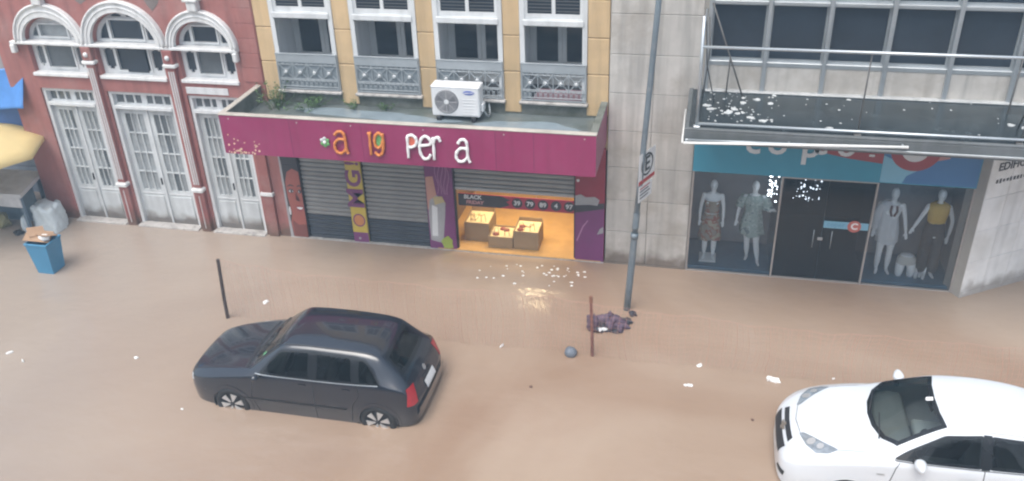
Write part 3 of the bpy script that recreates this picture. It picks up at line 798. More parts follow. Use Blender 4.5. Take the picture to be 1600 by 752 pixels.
for (lx, ly) in ((-2.75, 15.35), (-4.0, 15.40), (-3.3, 15.95)):
    lp = thing('ceiling_lamp', 'round warm downlight in the lit shop ceiling, ' + {-2.75: 'nearest the right hand wall', -4.0: 'above the carton boxes', -3.3: 'deepest inside the shop'}[lx], 'lamp', (lx, ly, 2.36), 'downlights of the lit shop')
    MB().lathe([(.10, .04), (.11, .0), (.085, 0), (.08, .03)], (lx, ly, 2.36), n=20).build('ring', m_alu, lp, smooth=True)
    MB().lathe([(.001, .012), (.082, .012)], (lx, ly, 2.36), n=20).build('bulb', mat('warm_bulb', (1, .8, .55), .5, emit=(1, .72, .38), estr=2), lp)
    ld = bpy.data.lights.new('lamp_light', 'SPOT'); ld.energy = 100; ld.color = (1, .78, .44); ld.spot_size = rad(150); ld.spot_blend = .5; ld.shadow_soft_size = .3
    lo = bpy.data.objects.new('lamp_light', ld); COL.objects.link(lo); lo.parent = lp; lo.location = (0, 0, -.03)
bn = thing('promotion_banner', 'long red and black sale banner with round price tags in the lit doorway', 'banner', (-3.4, FY + .16, .97))
BY = FY + .15
MB().box(-4.56, -2.25, BY, BY + .012, .95, 1.22).build('board', mat('red_banner', (.36, .02, .05), .5), bn)
MB().box(-4.56, -3.72, BY - .003, BY, .955, 1.215).build('black_field', m_hairp, bn)
MB().prism([(-3.72, .955), (-3.60, 1.0), (-3.52, 1.03), (-3.60, 1.1), (-3.50, 1.14), (-3.72, 1.215)], BY - .003, BY).build('brush_edge', m_hairp, bn)
link('lettering', text_mesh('BLACK', .115, .003, bold=.004, shear=.1), m_printw, bn, loc=(-4.27, BY - .006, 1.15))
link('lettering', text_mesh('FRIDAY', .105, .003, bold=.004, shear=.1), mat('rose_letter', (.5, .25, .25), .5), bn, loc=(-4.23, BY - .006, 1.035))
for i, t in enumerate(('39', '79', '89', '4', '97')):
    x = -3.38 + i * .255
    dsc = MB().prism(arc(x, 1.085, .105, .105, 0, 350, 20), BY - .006, BY - .001).build('price_disc', m_hairp, bn)
    link('lettering', text_mesh(t, .135, .003, bold=.004), m_printw, dsc, loc=(x, BY - .009, 1.085))
b = MB()
for x in (-4.2, -3.0): b.tube([(x, BY, 1.22), (x, BY, 2.4)], .004, 5)
b.build('hanging_wire', m_alu, bn)
m_card = mat('kraft_card', (.30, .21, .12), .6, var=.1)
m_cream = mat('cream_lining', (.75, .62, .40), .5, var=.05)
def display_box(x0, x1, y0, y1, z0, h, label, back):
    t = thing('display_box', label, 'box', ((x0 + x1) / 2, (y0 + y1) / 2, z0), 'display boxes in the lit shop')
    b = MB().box(x0, x1, y0, y0 + .02, z0, z0 + h, .004)
    b.box(x0, x0 + .02, y0 + .02, y1, z0, z0 + h, .004).box(x1 - .02, x1, y0 + .02, y1, z0, z0 + h, .004).box(x0 + .02, x1 - .02, y1 - .02, y1, z0, z0 + h + back, .004)
    b.build('side', m_card, t)
    MB().box(x0 + .02, x1 - .02, y0 + .02, y1 - .02, z0 + h * .5, z0 + h - .03, .01).build('contents', m_cream, t)
    b = MB()
    for s in (.3, .72):
        xx = x0 + (x1 - x0) * s
        b.tube([(xx - .05, y0 + .12, z0 + h - .06), (xx - .04, y0 + .12, z0 + h + .12), (xx + .03, y0 + .13, z0 + h + .14), (xx + .05, y0 + .14, z0 + h - .06)], .007, 5)
    b.build('bag_handle', m_card, t)
    for i in range(4):
        cx = x0 + .08 + (x1 - x0 - .16) * random.random(); cy = y0 + .1 + (y1 - y0 - .2) * random.random()
        MB().ell((cx, cy, z0 + h - .02), (.07, .055, .04), 8, 5).build('goods', random.choice([m_cream, m_cream, m_skinp]), t, smooth=True)
display_box(-4.54, -4.02, 15.20, 15.80, .035, .42, 'left carton display box, set back beside the plum pillar', .1)
display_box(-4.00, -3.50, 15.00, 15.50, .035, .25, 'lowest carton display box, between two taller ones', 0)
display_box(-3.49, -2.98, 15.02, 15.56, .035, .40, 'right carton display box with red goods, beside bare lit floor', .05)

# ------------------------------------------------------------------ air conditioner on the marquee roof
ac = thing('air_conditioner', 'white outdoor air conditioner unit standing on the marquee roof', 'air conditioner', (-4.3, 14.48, 2.99))
ax0, ax1, ay0, ay1, az0, az1 = -4.74, -3.86, 14.33, 14.63, 3.08, 3.64
m_acw = mat('ac_white_enamel', (.72, .73, .74), .35, var=.04, streak=.12)
MB().box(ax0, ax1, ay0, ay1, az0, az1, .022).build('casing', m_acw, ac)
MB().box(ax0 - .006, ax1 + .006, ay0 - .006, ay1 + .006, az1 - .035, az1 + .006, .014).build('lid', m_acw, ac)
fx, fz = -4.46, 3.355
MB().lathe([(.001, .004), (.19, .004), (.20, .012), (.215, .012), (.222, .0)], (fx, ay0, fz), 'y', 32).build('fan_recess', mat('ac_grey', (.20, .20, .21), .5), ac)
fg = MB()
for r in (.05, .08, .11, .14, .17, .198): fg.tube([(fx + r * math.cos(2 * PI * i / 28), ay0 - .02, fz + r * math.sin(2 * PI * i / 28)) for i in range(29)], .0035, 4, caps=False)
for i in range(8): fg.tube([(fx, ay0 - .018, fz), (fx + .205 * math.cos(i * PI / 4), ay0 - .018, fz + .205 * math.sin(i * PI / 4))], .004, 4)
fg.build('fan_grille', mat('ac_grille', (.42, .42, .43), .5), ac)
MB().lathe([(.001, .026), (.04, .024), (.045, .01)], (fx, ay0, fz), 'y', 16).build('fan_hub', m_acw, ac)
for i in range(3):
    a = i * 2 * PI / 3 + .4
    MB().add([(fx + .04 * math.cos(a), ay0 - .007, fz + .04 * math.sin(a)), (fx + .17 * math.cos(a - .3), ay0 - .006, fz + .17 * math.sin(a - .3)), (fx + .18 * math.cos(a + .4), ay0 - .014, fz + .18 * math.sin(a + .4)), (fx + .05 * math.cos(a + .9), ay0 - .014, fz + .05 * math.sin(a + .9))], [(0, 1, 2, 3)]).build('fan_blade', mat('ac_blade', (.10, .10, .11), .5), ac)
for i in range(6):
    MB().box(-4.18, -3.90, ay0 - .008, ay0, 3.13 + i * .055, 3.14 + i * .055, .002).build('louvre', m_acw, ac)
lg = MB().prism([(x + .10 * (z - 3.53), z) for x, z in arc(-4.05, 3.535, .105, .036, 0, 350, 24)], ay0 - .006, ay0 + .001).build('emblem', mat('brand_blue', (.02, .07, .42), .4), ac)
link('lettering', text_mesh('SAMSUNG', .042, .002, bold=.001), m_white, lg, loc=(-4.05, ay0 - .0085, 3.535), rot=(0, -.06, 0))
MB().box(ax1, ax1 + .05, 14.40, 14.56, 3.16, 3.32, .02).build('service_cover', m_acw, ac)
MB().tube(smooth_path([(ax1 + .03, 14.48, 3.18), (ax1 + .09, 14.52, 3.06), (ax1 + .1, 14.66, 3.04), (ax1 + .05, 14.8, 3.2)]), .018, 6).build('refrigerant_pipe', m_alu, ac, smooth=True)
for x in (ax0 + .12, ax1 - .12):
    MB().box(x - .04, x + .04, ay0 - .02, ay1 + .02, 2.99, 3.082, .01).build('foot', m_black, ac)

# weeds in the marquee corner
def weed(name, label, c, n, h, sp, group='weeds on the marquee roof'):
    t = thing(name, label, 'plant', c, group)
    st = MB(); lf = MB()
    for i in range(n):
        a = random.uniform(0, 2 * PI); d = sp * random.random() ** .7
        b0 = Vector((c[0] + d * .5 * math.cos(a), c[1] + d * .5 * math.sin(a), c[2]))
        hh = h * random.uniform(.4, 1.0)
        tip = b0 + Vector((d * math.cos(a), min(d * math.sin(a), FY - .03 - b0.y), hh))
        mid = (b0 + tip) / 2 + Vector((0, 0, hh * .1))
        P = smooth_path([b0, mid, tip], 4)
        st.tube(P, [.004, .004, .003, .003, .003, .002, .002, .002, .0015][:len(P)], 4)
        for j in range(9):
            q = P[random.randint(1, len(P) - 1)]
            l_ = random.uniform(.035, .085); aa = random.uniform(0, 2 * PI); up = random.uniform(-.2, .9)
            dv = Vector((math.cos(aa), math.sin(aa), up)).normalized() * l_
            sd = Vector((-math.sin(aa), math.cos(aa), 0)) * l_ * .24
            q2 = q + dv
            if q2.y > FY - .01: continue
            lf.add([q, q + dv * .5 + sd, q2, q + dv * .5 - sd], [(0, 1, 2, 3)])
    st.build('stem', m_grass, t); lf.build('leaves', m_grass, t)
weed('weed', 'tall tuft of weeds in the left corner of the marquee roof', (-7.86, 14.55, 2.985), 34, .52, .34)
weed('weed', 'low patch of weeds below the leftmost ochre house balcony', (-7.25, 14.62, 2.985), 24, .26, .40)
weed('weed', 'thin weed sprig beside the second ochre pier on the marquee', (-6.35, 14.70, 2.985), 7, .22, .18)
weed('weed', 'tiny weed sprig below the second ochre house balcony', (-5.75, 14.70, 2.985), 6, .16, .15)

# ================================================================== STONE BUILDING (right)
sb = thing('stone_building', 'beige stone clad building with dark ribbon windows over a clothes shop', 'building', (3, FY, 0))
SX0, SX1 = -1.64, 7.6
BYW = FY + .03
link('wall', plate_mesh(rect(SX0, SX1, -.3, 8.6), [rect(-.1, 4.63, -.25, 3.3), rect(.0, 7.2, 4.12, 8.2), rect(4.85, 7.2, -.25, 3.3)], BYW, .4), m_joint, sb)
rows = [-.3, .04, .72, 1.39, 2.06, 2.77, 3.48, 4.18, 4.88, 5.58, 6.28, 6.98, 7.7, 8.55]
for z0, z1 in zip(rows, rows[1:]):
    for x0, x1 in ((-1.638, -.87), (-.87, -.105)):
        MB().box(x0 + .004, x1 - .004, FY - .002, BYW, z0 + .004, z1 - .004, .006).build('cladding_panel', m_stone, sb)
MULL = [.0, .93, 1.87, 2.81, 3.78, 4.74, 5.68, 6.62, 7.2]
for x0, x1 in zip(MULL, MULL[1:]):
    MB().box(x0 + .03, x1 - .03, FY, BYW, 3.64, 4.06, .006).build('cladding_panel', m_stone, sb)
    MB().box(x0 + .03, x1 - .03, FY - .01, FY + .12, 4.06, 4.14, .008).build('sill', m_alu, sb)
    for z0, z1 in ((4.14, 5.09), (5.15, 6.1), (6.16, 8.2)):
        wo = link('window', plate_mesh(rect(x0 + .036, x1 - .036, z0, z1), [rect(x0 + .06, x1 - .06, z0 + .035, z1 - .03)], FY + .06, .035), m_alu, sb)
        MB().box(x0 + .03, x1 - .03, FY + .097, FY + .105, z0, z1).build('pane', m_pane, wo)
for i, x in enumerate(MULL):
    MB().box(x - .035, x + .035, FY - .06, FY + .10, 3.625, 8.2, .008).build('mullion', m_alu, sb)
for x0, x1 in zip(MULL, MULL[1:]):
    MB().box(x0 + .035, x1 - .035, FY - .03, FY + .08, 5.09, 5.15, .006).build('transom_bar', m_alu, sb)
MB().box(.0, 7.2, 15.22, 15.25, 4.1, 8.2).build('inner_wall', m_dark, sb)
MB().box(SX0, -.11, 15.3, 19, -.3, 8.6).build('rear_mass', m_joint, sb)
# canopy
cp = MB().box(-.26, 7.4, 13.0, FY, 3.40, 3.61, .015).build('canopy', m_canedge, sb)
MB().box(-.22, 7.4, 13.10, FY - .004, 3.606, 3.618).build('canopy_deck', m_canopy, cp)
MB().box(-.26, 7.4, 13.0, 13.07, 3.605, 3.645, .01).build('canopy_upstand', m_canedge, cp)
MB().box(-.255, -.19, 13.07, FY, 3.605, 3.64, .01).build('canopy_upstand', m_canedge, cp)
MB().box(-.24, 7.4, 12.975, 13.0, 3.44, 3.475, .006).build('drip_moulding', m_alu, cp)
MB().box(-.0, 7.2, FY - .12, FY - .002, 3.618, 3.65, .01).build('flashing', mat('pale_flashing', (.42, .43, .43), .4, var=.3, dirt=.7, dirtcol=(.1, .11, .11), dscale=5), cp)
# white flakes of old paint stuck on the deck
fk = MB()
for i in range(90):
    if i < 68: x = .05 + 1.15 * random.random() ** 1.3; y = 13.4 + 1.3 * random.random()
    else: x = random.uniform(1, 4.6); y = random.uniform(13.2, 14.7)
    r = random.uniform(.006, .022) * (2.1 if random.random() < .16 else 1)
    q = jitter_poly(0, 0, r, 7, .4); th = random.uniform(-.3, .3)
    z = 3.6215
    fk.add([(x + a, y + b2 * 1.2, z + .004 + .25 * abs(a) * th) for a, b2 in q] + [(x + a, y + b2 * 1.2, z) for a, b2 in q], [tuple(range(7)), tuple(range(13, 6, -1))] + [(i2, i2 + 7, (i2 + 1) % 7 + 7, (i2 + 1) % 7) for i2 in range(7)])
for cx, cy in ((.38, 13.78), (.42, 13.83), (.5, 13.95), (.75, 13.62), (.93, 13.5), (.05, 14.05), (1.9, 13.35), (.62, 14.25), (.85, 14.42), (.12, 13.9), (4.55, 13.85), (4.75, 13.75), (4.9, 13.6)):
    q = jitter_poly(0, 0, .055, 9, .45)
    fk.add([(cx + a, cy + b2, 3.630 + random.uniform(0, .006)) for a, b2 in q] + [(cx + a, cy + b2, 3.6215) for a, b2 in q], [tuple(range(9)), tuple(range(17, 8, -1))] + [(i2, i2 + 9, (i2 + 1) % 9 + 9, (i2 + 1) % 9) for i2 in range(9)])
o = fk.build('paint_flakes', mat('pale_flake', (.50, .52, .52), .6, var=.25), fix=True); o['kind'] = 'stuff'
tag(o, 'white flakes scattered on the wet dark canopy deck', 'flakes')

# steel frame standing on the canopy
sf = thing('steel_frame', 'old galvanised steel frame of rails and posts standing on the canopy', 'frame', (2.2, 13.12, 3.618))
RY = 13.13
for z in (3.68, 4.89): MB().tube([(-.08, RY, z), (7.2, RY, z + .01)], .024, 8).build('rail', m_steel, sf, smooth=True)
MB().tube([(-.08, RY, 3.62), (-.09, RY, 5.35)], .024, 8).build('post', m_steel, sf, smooth=True)
m_dsteel = mat('rusty_dark_steel', (.10, .095, .09), .6, var=.3)
for x in (2.28, 4.52, 6.8):
    MB().tube([(x, RY + .02, 3.62), (x + .015, RY + .02, 4.88)], .012, 6).build('post', m_dsteel, sf, smooth=True)
for x in (-.08, 2.28, 4.5, 6.8):
    MB().box(x - .05, x + .05, RY - .05, RY + .05, 3.618, 3.65, .01).build('foot_plate', m_dsteel if x > 0 else m_steel, sf)
MB().tube([(-.09, RY, 4.89), (-.07, FY, 5.0)], .018, 6).build('tie', m_steel, sf, smooth=True)
MB().tube([(-.09, RY, 3.70), (-.07, FY - .05, 3.70)], .02, 6).build('tie', m_steel, sf, smooth=True)
MB().tube([(.02, FY - .08, 5.12), (.62, 14.55, 3.62)], .013, 6).build('brace', m_dsteel, sf, smooth=True)
MB().tube([(.37, FY - .14, 4.26), (.35, FY - .16, 3.62)], .012, 6).build('brace', m_dsteel, sf, smooth=True)
MB().tube([(-.02, FY - .1, 4.9), (.03, FY - .2, 4.4), (-.03, 14.5, 3.62)], .011, 6).build('brace', m_dsteel, sf, smooth=True)
MB().tube([(-.06, 14.3, 4.95), (.0, 14.4, 4.2), (.16, 14.3, 3.62)], .009, 6).build('loose_cable', m_black, sf, smooth=True)
MB().tube([(4.52, RY + .02, 4.3), (4.62, 13.7, 3.63)], .014, 6).build('brace', m_dsteel, sf, smooth=True)
MB().tube([(4.78, FY - .12, 4.5), (4.62, 14.3, 3.63)], .014, 6).build('brace', m_dsteel, sf, smooth=True)
# fluorescent tube along the canopy edge
ft = thing('tube_light', 'unlit white tube light fixed aslant along the canopy edge', 'tube light', (1.36, 12.95, 3.45))
MB().tube([(-.26, 12.945, 3.425), (1.3, 12.945, 3.49), (2.98, 12.945, 3.555)], .021, 10).build('tube', m_tubew, ft, smooth=True)
MB().tube([(-.28, 12.95, 3.424), (-.28, 13.35, 3.50), (-.28, 13.9, 3.60)], .014, 8).build('side_conduit', m_tubew, ft, smooth=True)
for x, z in ((-.22, 3.43), (1.3, 3.49), (2.9, 3.553)): MB().box(x - .012, x + .012, 12.945, 12.99, z - .03, z + .03).build('clip', m_steel, ft)
MB().tube([(-.2, 12.955, 3.475), (1.55, 12.955, 3.515)], .010, 6).build('conduit', m_steel, ft, smooth=True)
# splayed entrance wall
p0 = Vector((4.74, 14.66, 0)); dv = Vector((1.28, .83, 0)).normalized(); nv = Vector((dv.y, -dv.x, 0))
def wallbox(s0, s1, z0, z1, d0, d1, b=.005):
    bb = MB().box(s0, s1, d0, d1, z0, z1, b)
    bb.v = [tuple(p0 + dv * x - nv * y + Vector((0, 0, z))) for x, y, z in bb.v]
    return bb
wallbox(-.02, 2.6, -.3, 3.4, .02, .4, 0).build('splayed_wall', m_joint, sb)
for i in range(6):
    z0, z1 = [-.3, .10, .72, 1.34, 1.96, 2.75][i], [.10, .72, 1.34, 1.96, 2.75, 3.39][i]
    for j in range(5):
        s0 = -.02 + j * .5
        wallbox(s0 + .003, s0 + .497, z0 + .003, z1 - .003, 0, .02, .005).build('cladding_panel', m_stone2, sb)
MB().add([(4.62, FY + .01, -.3), (4.73, 14.665, -.3), (4.62, FY + .01, 3.4), (4.73, 14.665, 3.4), (4.9, FY + .05, -.3), (4.9, FY + .05, 3.4)], [(0, 1, 3, 2), (1, 4, 5, 3), (2, 3, 5), (0, 4, 1)]).build('corner_return', mat('shaded_jamb_render', (.27, .265, .26), .7, var=.15, streak=.3), sb)  # jamb's shade painted in as a darker grey
for i in range(11):   # second line, too worn to read
    hgt = random.uniform(.045, .085)
    wallbox(.14 + i * .075, .14 + i * .075 + random.uniform(.035, .06), 2.27 - hgt / 2, 2.27 + hgt / 2, -.005, .0, 0).build('worn_lettering', m_hairp, sb)
for txt, s, z, sz in (('EDIFÍCIO', .12, 2.53, .20),):
    me = text_mesh(txt, sz, .006, bold=.004, align='LEFT')
    me.transform(Matrix(((dv.x, -nv.x, 0, 0), (dv.y, -nv.y, 0, 0), (0, 0, 1, 0), (0, 0, 0, 1))))
    q = p0 + dv * s + nv * .004 + Vector((0, 0, z))
    link('lettering', me, m_hairp, sb, loc=q)

# ------------------------------------------------------------------ clothes shop front
sh = thing('clothes_shop_front', 'glazed clothes shop front with blue sign band below the canopy', 'shop front', (2.26, FY, 0))
GY = FY + .02
g_shop = glass('shop_glass', (.95, .98, 1.0), 1.45, .015, .9)
MB().box(-.1, 4.63, FY - .01, FY + .06, 2.08, 3.30).build('sign_band', m_bluesign, sh)
sy = FY - .011
MB().box(3.06, 4.60, sy - .003, sy, 2.10, 3.2).build('sign_field', m_bluesign2, sh)
MB().prism([(3.06, 2.10), (3.42, 2.10), (3.47, 2.24), (3.62, 2.34), (3.06, 2.6)], sy - .006, sy - .003).build('sign_swoosh', m_sky, sh)
MB().prism([(1.95, 2.66), (2.1, 2.575), (2.5, 2.50), (3.055, 2.44), (3.055, 2.75), (1.95, 2.75)], sy - .004, sy).build('sign_swoosh', m_redring, sh)
MB().prism([(3.75, 2.5), (4.1, 2.60), (4.1, 2.75), (3.7, 2.7)], sy - .005, sy - .003).build('sign_swoosh', m_pinkp, sh)
for ch, x, sz in (('c', .90, .62), ('o', 1.31, .62), ('p', 1.80, .62), ('e', 2.02, .5), ('o', 2.44, .55)):
    base = {'c': 2.49, 'o': 2.50, 'p': 2.52, 'e': 2.545}[ch] + (.035 if x > 2.3 else 0)
    me = text_mesh(ch, sz, .006, bold=.012)
    zmin = min(v.co.z for v in me.vertices)
    if ch == 'p': zz_ = 2.34 - zmin; x = 1.86
    else: zz_ = base - zmin
    link('letter', me, m_printw, sh, loc=(x, sy - .010, zz_))
MB().box(2.82, 2.91, sy - .008, sy - .004, 2.56, 2.60).build('letter', m_printw, sh)
MB().prism(arc(3.55, 2.72, .40, .38, 0, 350, 36), sy - .009, sy - .006).build('emblem', m_redring, sh)
MB().prism(arc(3.54, 2.73, .22, .22, 0, 350, 28), sy - .012, sy - .009).build('emblem', m_printw, sh)
# frames
fr = MB()
for x in (-.08, 1.47, 3.055, 4.60): fr.box(x - .016, x + .016, FY - .012, FY + .05, -.2, 2.08, .004)
fr.box(-.08, 4.6, FY - .008, FY + .05, -.2, .02)
fr.box(1.486, 3.04, FY - .012, FY + .05, 2.055, 2.08)
fr.build('frame', mat('bronze_grey_frame', (.36, .33, .31), .4, metal=.3, var=.1), sh)
for x0, x1, nm in ((-.064, 1.454, 'display_pane'), (3.071, 4.584, 'display_pane')):
    MB().box(x0, x1, GY, GY + .008, .02, 2.08).build(nm, g_shop, sh)
dgl = glass('door_glass', (.42, .44, .46), 1.5, .015, .9)
for x0, x1 in ((1.49, 2.262), (2.268, 3.038)):
    MB().box(x0, x1, GY + .012, GY + .022, .02, 2.055).build('door_pane', dgl, sh)
for x in (2.12, 2.43):
    MB().tube([(x, FY - .04, .72), (x, FY - .04, 1.08)], .009, 6).build('door_handle', m_alu, sh, smooth=True)
MB().box(2.20, 2.29, FY - .002, FY + .004, .86, .92).build('door_lock', m_alu, sh)
st = MB().box(2.27, 3.03, FY + .004, FY + .012, 1.12, 1.26, .002).build('door_sticker', m_sky, sh)
MB().prism(arc(2.79, 1.185, .115, .115, 0, 350, 24), FY - .002, FY + .004).build('sticker_disc', mat('rose_disc', (.5, .13, .10), .5), st)
link('lettering', text_mesh('C', .17, .003, bold=.006), m_white, st, loc=(2.79, FY - .004, 1.185))
link('lettering', text_mesh('coper', .13, .002), mat('soft_blue_letter', (.12, .28, .42), .5), st, loc=(2.48, FY + .002, 1.195))
# interior
m_sfl = mat('blue_grey_shop_floor', (.08, .19, .29), .3, var=.25, scale=2)  # blue reflection of the shop glass painted into the floor colour
m_swl = mat('grey_shop_wall', (.25, .27, .30), .7, var=.25, scale=1.2)
MB().box(-.1, 4.63, FY + .06, 17.4, -.2, .04).build('shop_floor', m_sfl, sh)
MB().box(-.1, 1.44, FY + .07, 15.85, .04, .07, .008).build('window_plinth', m_sfl, sh)
MB().box(3.09, 4.6, FY + .07, 15.85, .04, .07, .008).build('window_plinth', m_sfl, sh)
MB().box(-.1, 4.63, 17.4, 17.5, -.2, 3.3).build('shop_back_wall', m_swl, sh)
MB().box(-.2, -.1, FY + .44, 17.5, -.2, 3.3).build('shop_side_wall', m_swl, sh)
MB().box(4.63, 4.73, FY + .44, 17.5, -.2, 3.3).build('shop_side_wall', m_swl, sh)
MB().box(-.1, 4.63, FY + .44, 17.5, 3.3, 3.4).build('shop_ceiling', m_swl, sh)
MB().box(-.1, 1.44, 15.95, 15.98, .07, 1.9).build('display_backdrop', m_swl, sh)
MB().box(3.09, 4.6, 15.95, 15.98, .07, 1.9).build('display_backdrop', m_swl, sh)
# made-up bead curtains for the glints, glowing to light the mannequins
for (bx, sp, nb, lab) in ((1.37, .10, 26, 'narrow added curtain of glowing beads left of the shop door'), (1.93, .22, 46, 'wide added curtain of glowing beads behind the shop door glass')):
    t = thing('added_glow_bead_curtain', lab, 'added lights', (bx, 15.05, 1.3), 'added glowing bead curtains in the clothes shop')
    strings = MB(); beads = MB()
    ns = 5 if sp < .2 else 9
    for i in range(ns):
        x = bx - sp + 2 * sp * i / (ns - 1)
        strings.tube([(x, 15.05 + .02 * (i % 2), 1.4), (x, 15.05 + .02 * (i % 2), 2.3)], .0015, 4)
    for i in range(nb):
        k_ = random.randint(0, ns - 1)
        x = bx - sp + 2 * sp * k_ / (ns - 1); z = random.gauss(1.78, .17); z = min(max(z, 1.42), 2.1)
        r = random.uniform(.007, .019)
        beads.ell((x + random.uniform(-.01, .01), 15.05 + .02 * (k_ % 2), z), (r, r, r), 8, 6)
    strings.build('string', m_alu, t)
    beads.build('bead', mat('added_glow_bead', (.9, .92, .95), .2, emit=(.9, .95, 1.0), estr=5), t, smooth=True)['kind'] = 'stuff'  # added beads, glowing to light the mannequins

# ------------------------------------------------------------------ mannequins
m_manq = mat('white_mannequin', (.84, .87, .88), .45, var=.05)
def remeshed(mb, vox, name, smooth_it=6):
    me = mb.mesh(name)
    ob = bpy.data.objects.new('tmp', me); COL.objects.link(ob)
    r = ob.modifiers.new('r', 'REMESH'); r.mode = 'VOXEL'; r.voxel_size = vox; r.use_smooth_shade = True
    s = ob.modifiers.new('s', 'SMOOTH'); s.factor = .5; s.iterations = smooth_it
    dg = bpy.context.evaluated_depsgraph_get(); dg.update()
    out = bpy.data.meshes.new_from_object(ob.evaluated_get(dg))
    bpy.data.objects.remove(ob); bpy.data.meshes.remove(me)
    for p in out.polygons: p.use_smooth = True
    return out
def limb(mb, pts, radii):
    P = smooth_path(pts, 4)
    n_ = len(P); R = []
    for i in range(n_):
        t = i / (n_ - 1) * (len(radii) - 1); k = min(int(t), len(radii) - 2)
        R.append(radii[k] + (radii[k + 1] - radii[k]) * (t - k))
    mb.tube(P, R, 10)
    mb.ell(P[0], (R[0],) * 3, 8, 6); mb.ell(P[-1], (R[-1],) * 3, 8, 6)
def loft(secs, n=28, fold=0.0, nf=9, seed=0, caps=False):
    """sections (cx,cy,z,rx,ry) -> tube with soft vertical folds growing downwards"""
    b = MB(); v = []; f = []
    rs = random.Random(seed); ph = rs.uniform(0, 6)
    for j, (cx, cy, z, rx, ry) in enumerate(secs):
        fd = fold * j / (len(secs) - 1)
        for k in range(n):
            a = 2 * PI * k / n
            s = 1 + fd * math.sin(nf * a + ph) + fd * .5 * math.sin((nf - 4) * a + 2 * ph)
            v.append((cx + rx * s * math.cos(a), cy + ry * s * math.sin(a), z + (fd * .25 * math.sin(3 * a + ph) if j == len(secs) - 1 else 0)))
    for j in range(len(secs) - 1):
        for k in range(n): f.append((j * n + k, (j + 1) * n + k, (j + 1) * n + (k + 1) % n, j * n + (k + 1) % n))
    if caps: f.append(tuple(range(n)))
    return b.add(v, f)
def mannequin(name, label, x, y, z0, H, pose, clothes):
    """pose: hands (l,r) and feet (l,r) offsets in units of H, facing -y"""
    t = thing(name, label, 'mannequin', (x, y, z0), 'mannequins in the clothes shop windows')
    b = MB()
    P = lambda a: Vector((x + a[0] * H, y + a[1] * H, z0 + a[2] * H))
    # trunk
    tr = [(0, 0, .47, .088, .062), (0, 0, .52, .095, .066), (0, 0, .57, .080, .058), (0, 0, .62, .066, .050), (0, -.004, .68, .076, .056), (0, -.006, .73, .086, .062), (0, 0, .78, .088, .052), (0, .004, .815, .070, .040), (0, .004, .835, .036, .030)]
    b.add(*(lambda m: (m.v, m.f))(loft([(x + a * H, y + c * H, z0 + d * H, e * H, g * H) for a, c, d, e, g in tr], 20)))
    b.ell(P((0, 0, .50)), (.09 * H, .064 * H, .06 * H)); b.ell(P((0, .004, .80)), (.085 * H, .040 * H, .036 * H))
    for s in (-1, 1): b.ell(P((s * .038, -.042, .735)), (.034 * H, .030 * H, .034 * H))
    limb(b, [P((0, .004, .80)), P((0, .0, .85)), P((0, -.004, .885))], [.034 * H, .027 * H, .028 * H])
    b.ell(P((0, -.008, .935)), (.040 * H, .050 * H, .062 * H), 14, 10)
    b.ell(P((0, -.022, .905)), (.028 * H, .034 * H, .030 * H))
    b.ell(P((0, -.060, .928)), (.007 * H, .010 * H, .014 * H), 8, 6)
    for s, k in ((-1, 0), (1, 1)):
        el, ha = pose['arm'][k]
        sh_ = (s * .098, 0, .80)
        limb(b, [P(sh_), P(el), P(ha)], [.026 * H, .024 * H, .020 * H, .019 * H, .013 * H])
        hd = (Vector(ha) - Vector(el)).normalized()
        pm = Vector(ha) + hd * .028
        limb(b, [P(ha), P(pm)], [.014 * H, .018 * H])
        sd = hd.cross(Vector((0, 1, 0))).normalized()
        for i in range(4):
            q0 = pm + sd * (i - 1.5) * .0085 + hd * .008
            q1 = q0 + hd * (.030, .036, .034, .026)[i] + Vector((0, -.006, 0))
            limb(b, [P(q0), P((q0 + q1) / 2 + Vector((0, .002, 0))), P(q1)], [.0052 * H, .0046 * H, .0042 * H])
        q0 = Vector(ha) + hd * .012 + sd * .014 * -s; q1 = q0 + hd * .024 + sd * .018 * -s
        limb(b, [P(q0), P(q1)], [.0055 * H, .0046 * H])
        if 'leg' in pose:
            kn, fo = pose['leg'][k]
            hp = (s * .050, 0, .49)
            limb(b, [P(hp), P(kn), P(fo)], [.052 * H, .046 * H, .033 * H, .031 * H, .017 * H])
            toe = Vector(fo) + Vector((s * .015, -.085, -.028))
            limb(b, [P(fo), P(Vector(fo) + Vector((0, -.03, -.014))), P(toe)], [.017 * H, .018 * H, .013 * H])
    link('body', remeshed(b, .0085, 'body'), m_manq, t)
    for nm, mb, m in clothes: link(nm, mb.mesh(nm, False), m, t, smooth=True)
    return t
stand = [((-.052, -.01, .26), (-.050, .0, .045)), ((.052, -.01, .26), (.052, .0, .045))]
def cloth_mat(name, c1, c2, scale, c3=None):
    m = bpy.data.materials.new(name); m.use_nodes = True
    n, l = m.node_tree.nodes, m.node_tree.links
    b = n['Principled BSDF']; b.inputs['Roughness'].default_value = .8
    tc = n.new('ShaderNodeTexCoord'); vz = n.new('ShaderNodeTexNoise'); vz.inputs['Scale'].default_value = scale; vz.inputs['Detail'].default_value = 1.5
    cr = n.new('ShaderNodeValToRGB'); cr.color_ramp.interpolation = 'CONSTANT'
    cr.color_ramp.elements[0].color = (*c1, 1); cr.color_ramp.elements[1].color = (*c2, 1); cr.color_ramp.elements[1].position = .52
    if c3:
        e = cr.color_ramp.elements.new(.60); e.color = (*c3, 1)
    l.new(tc.outputs['Object'], vz.inputs['Vector']); l.new(vz.outputs[0], cr.inputs[0]); l.new(cr.outputs[0], b.inputs['Base Color'])
    return m
MZ = .07
cm1 = cloth_mat('rust_floral_cloth', (.30, .26, .21), (.30, .09, .07), 9, (.42, .36, .27))
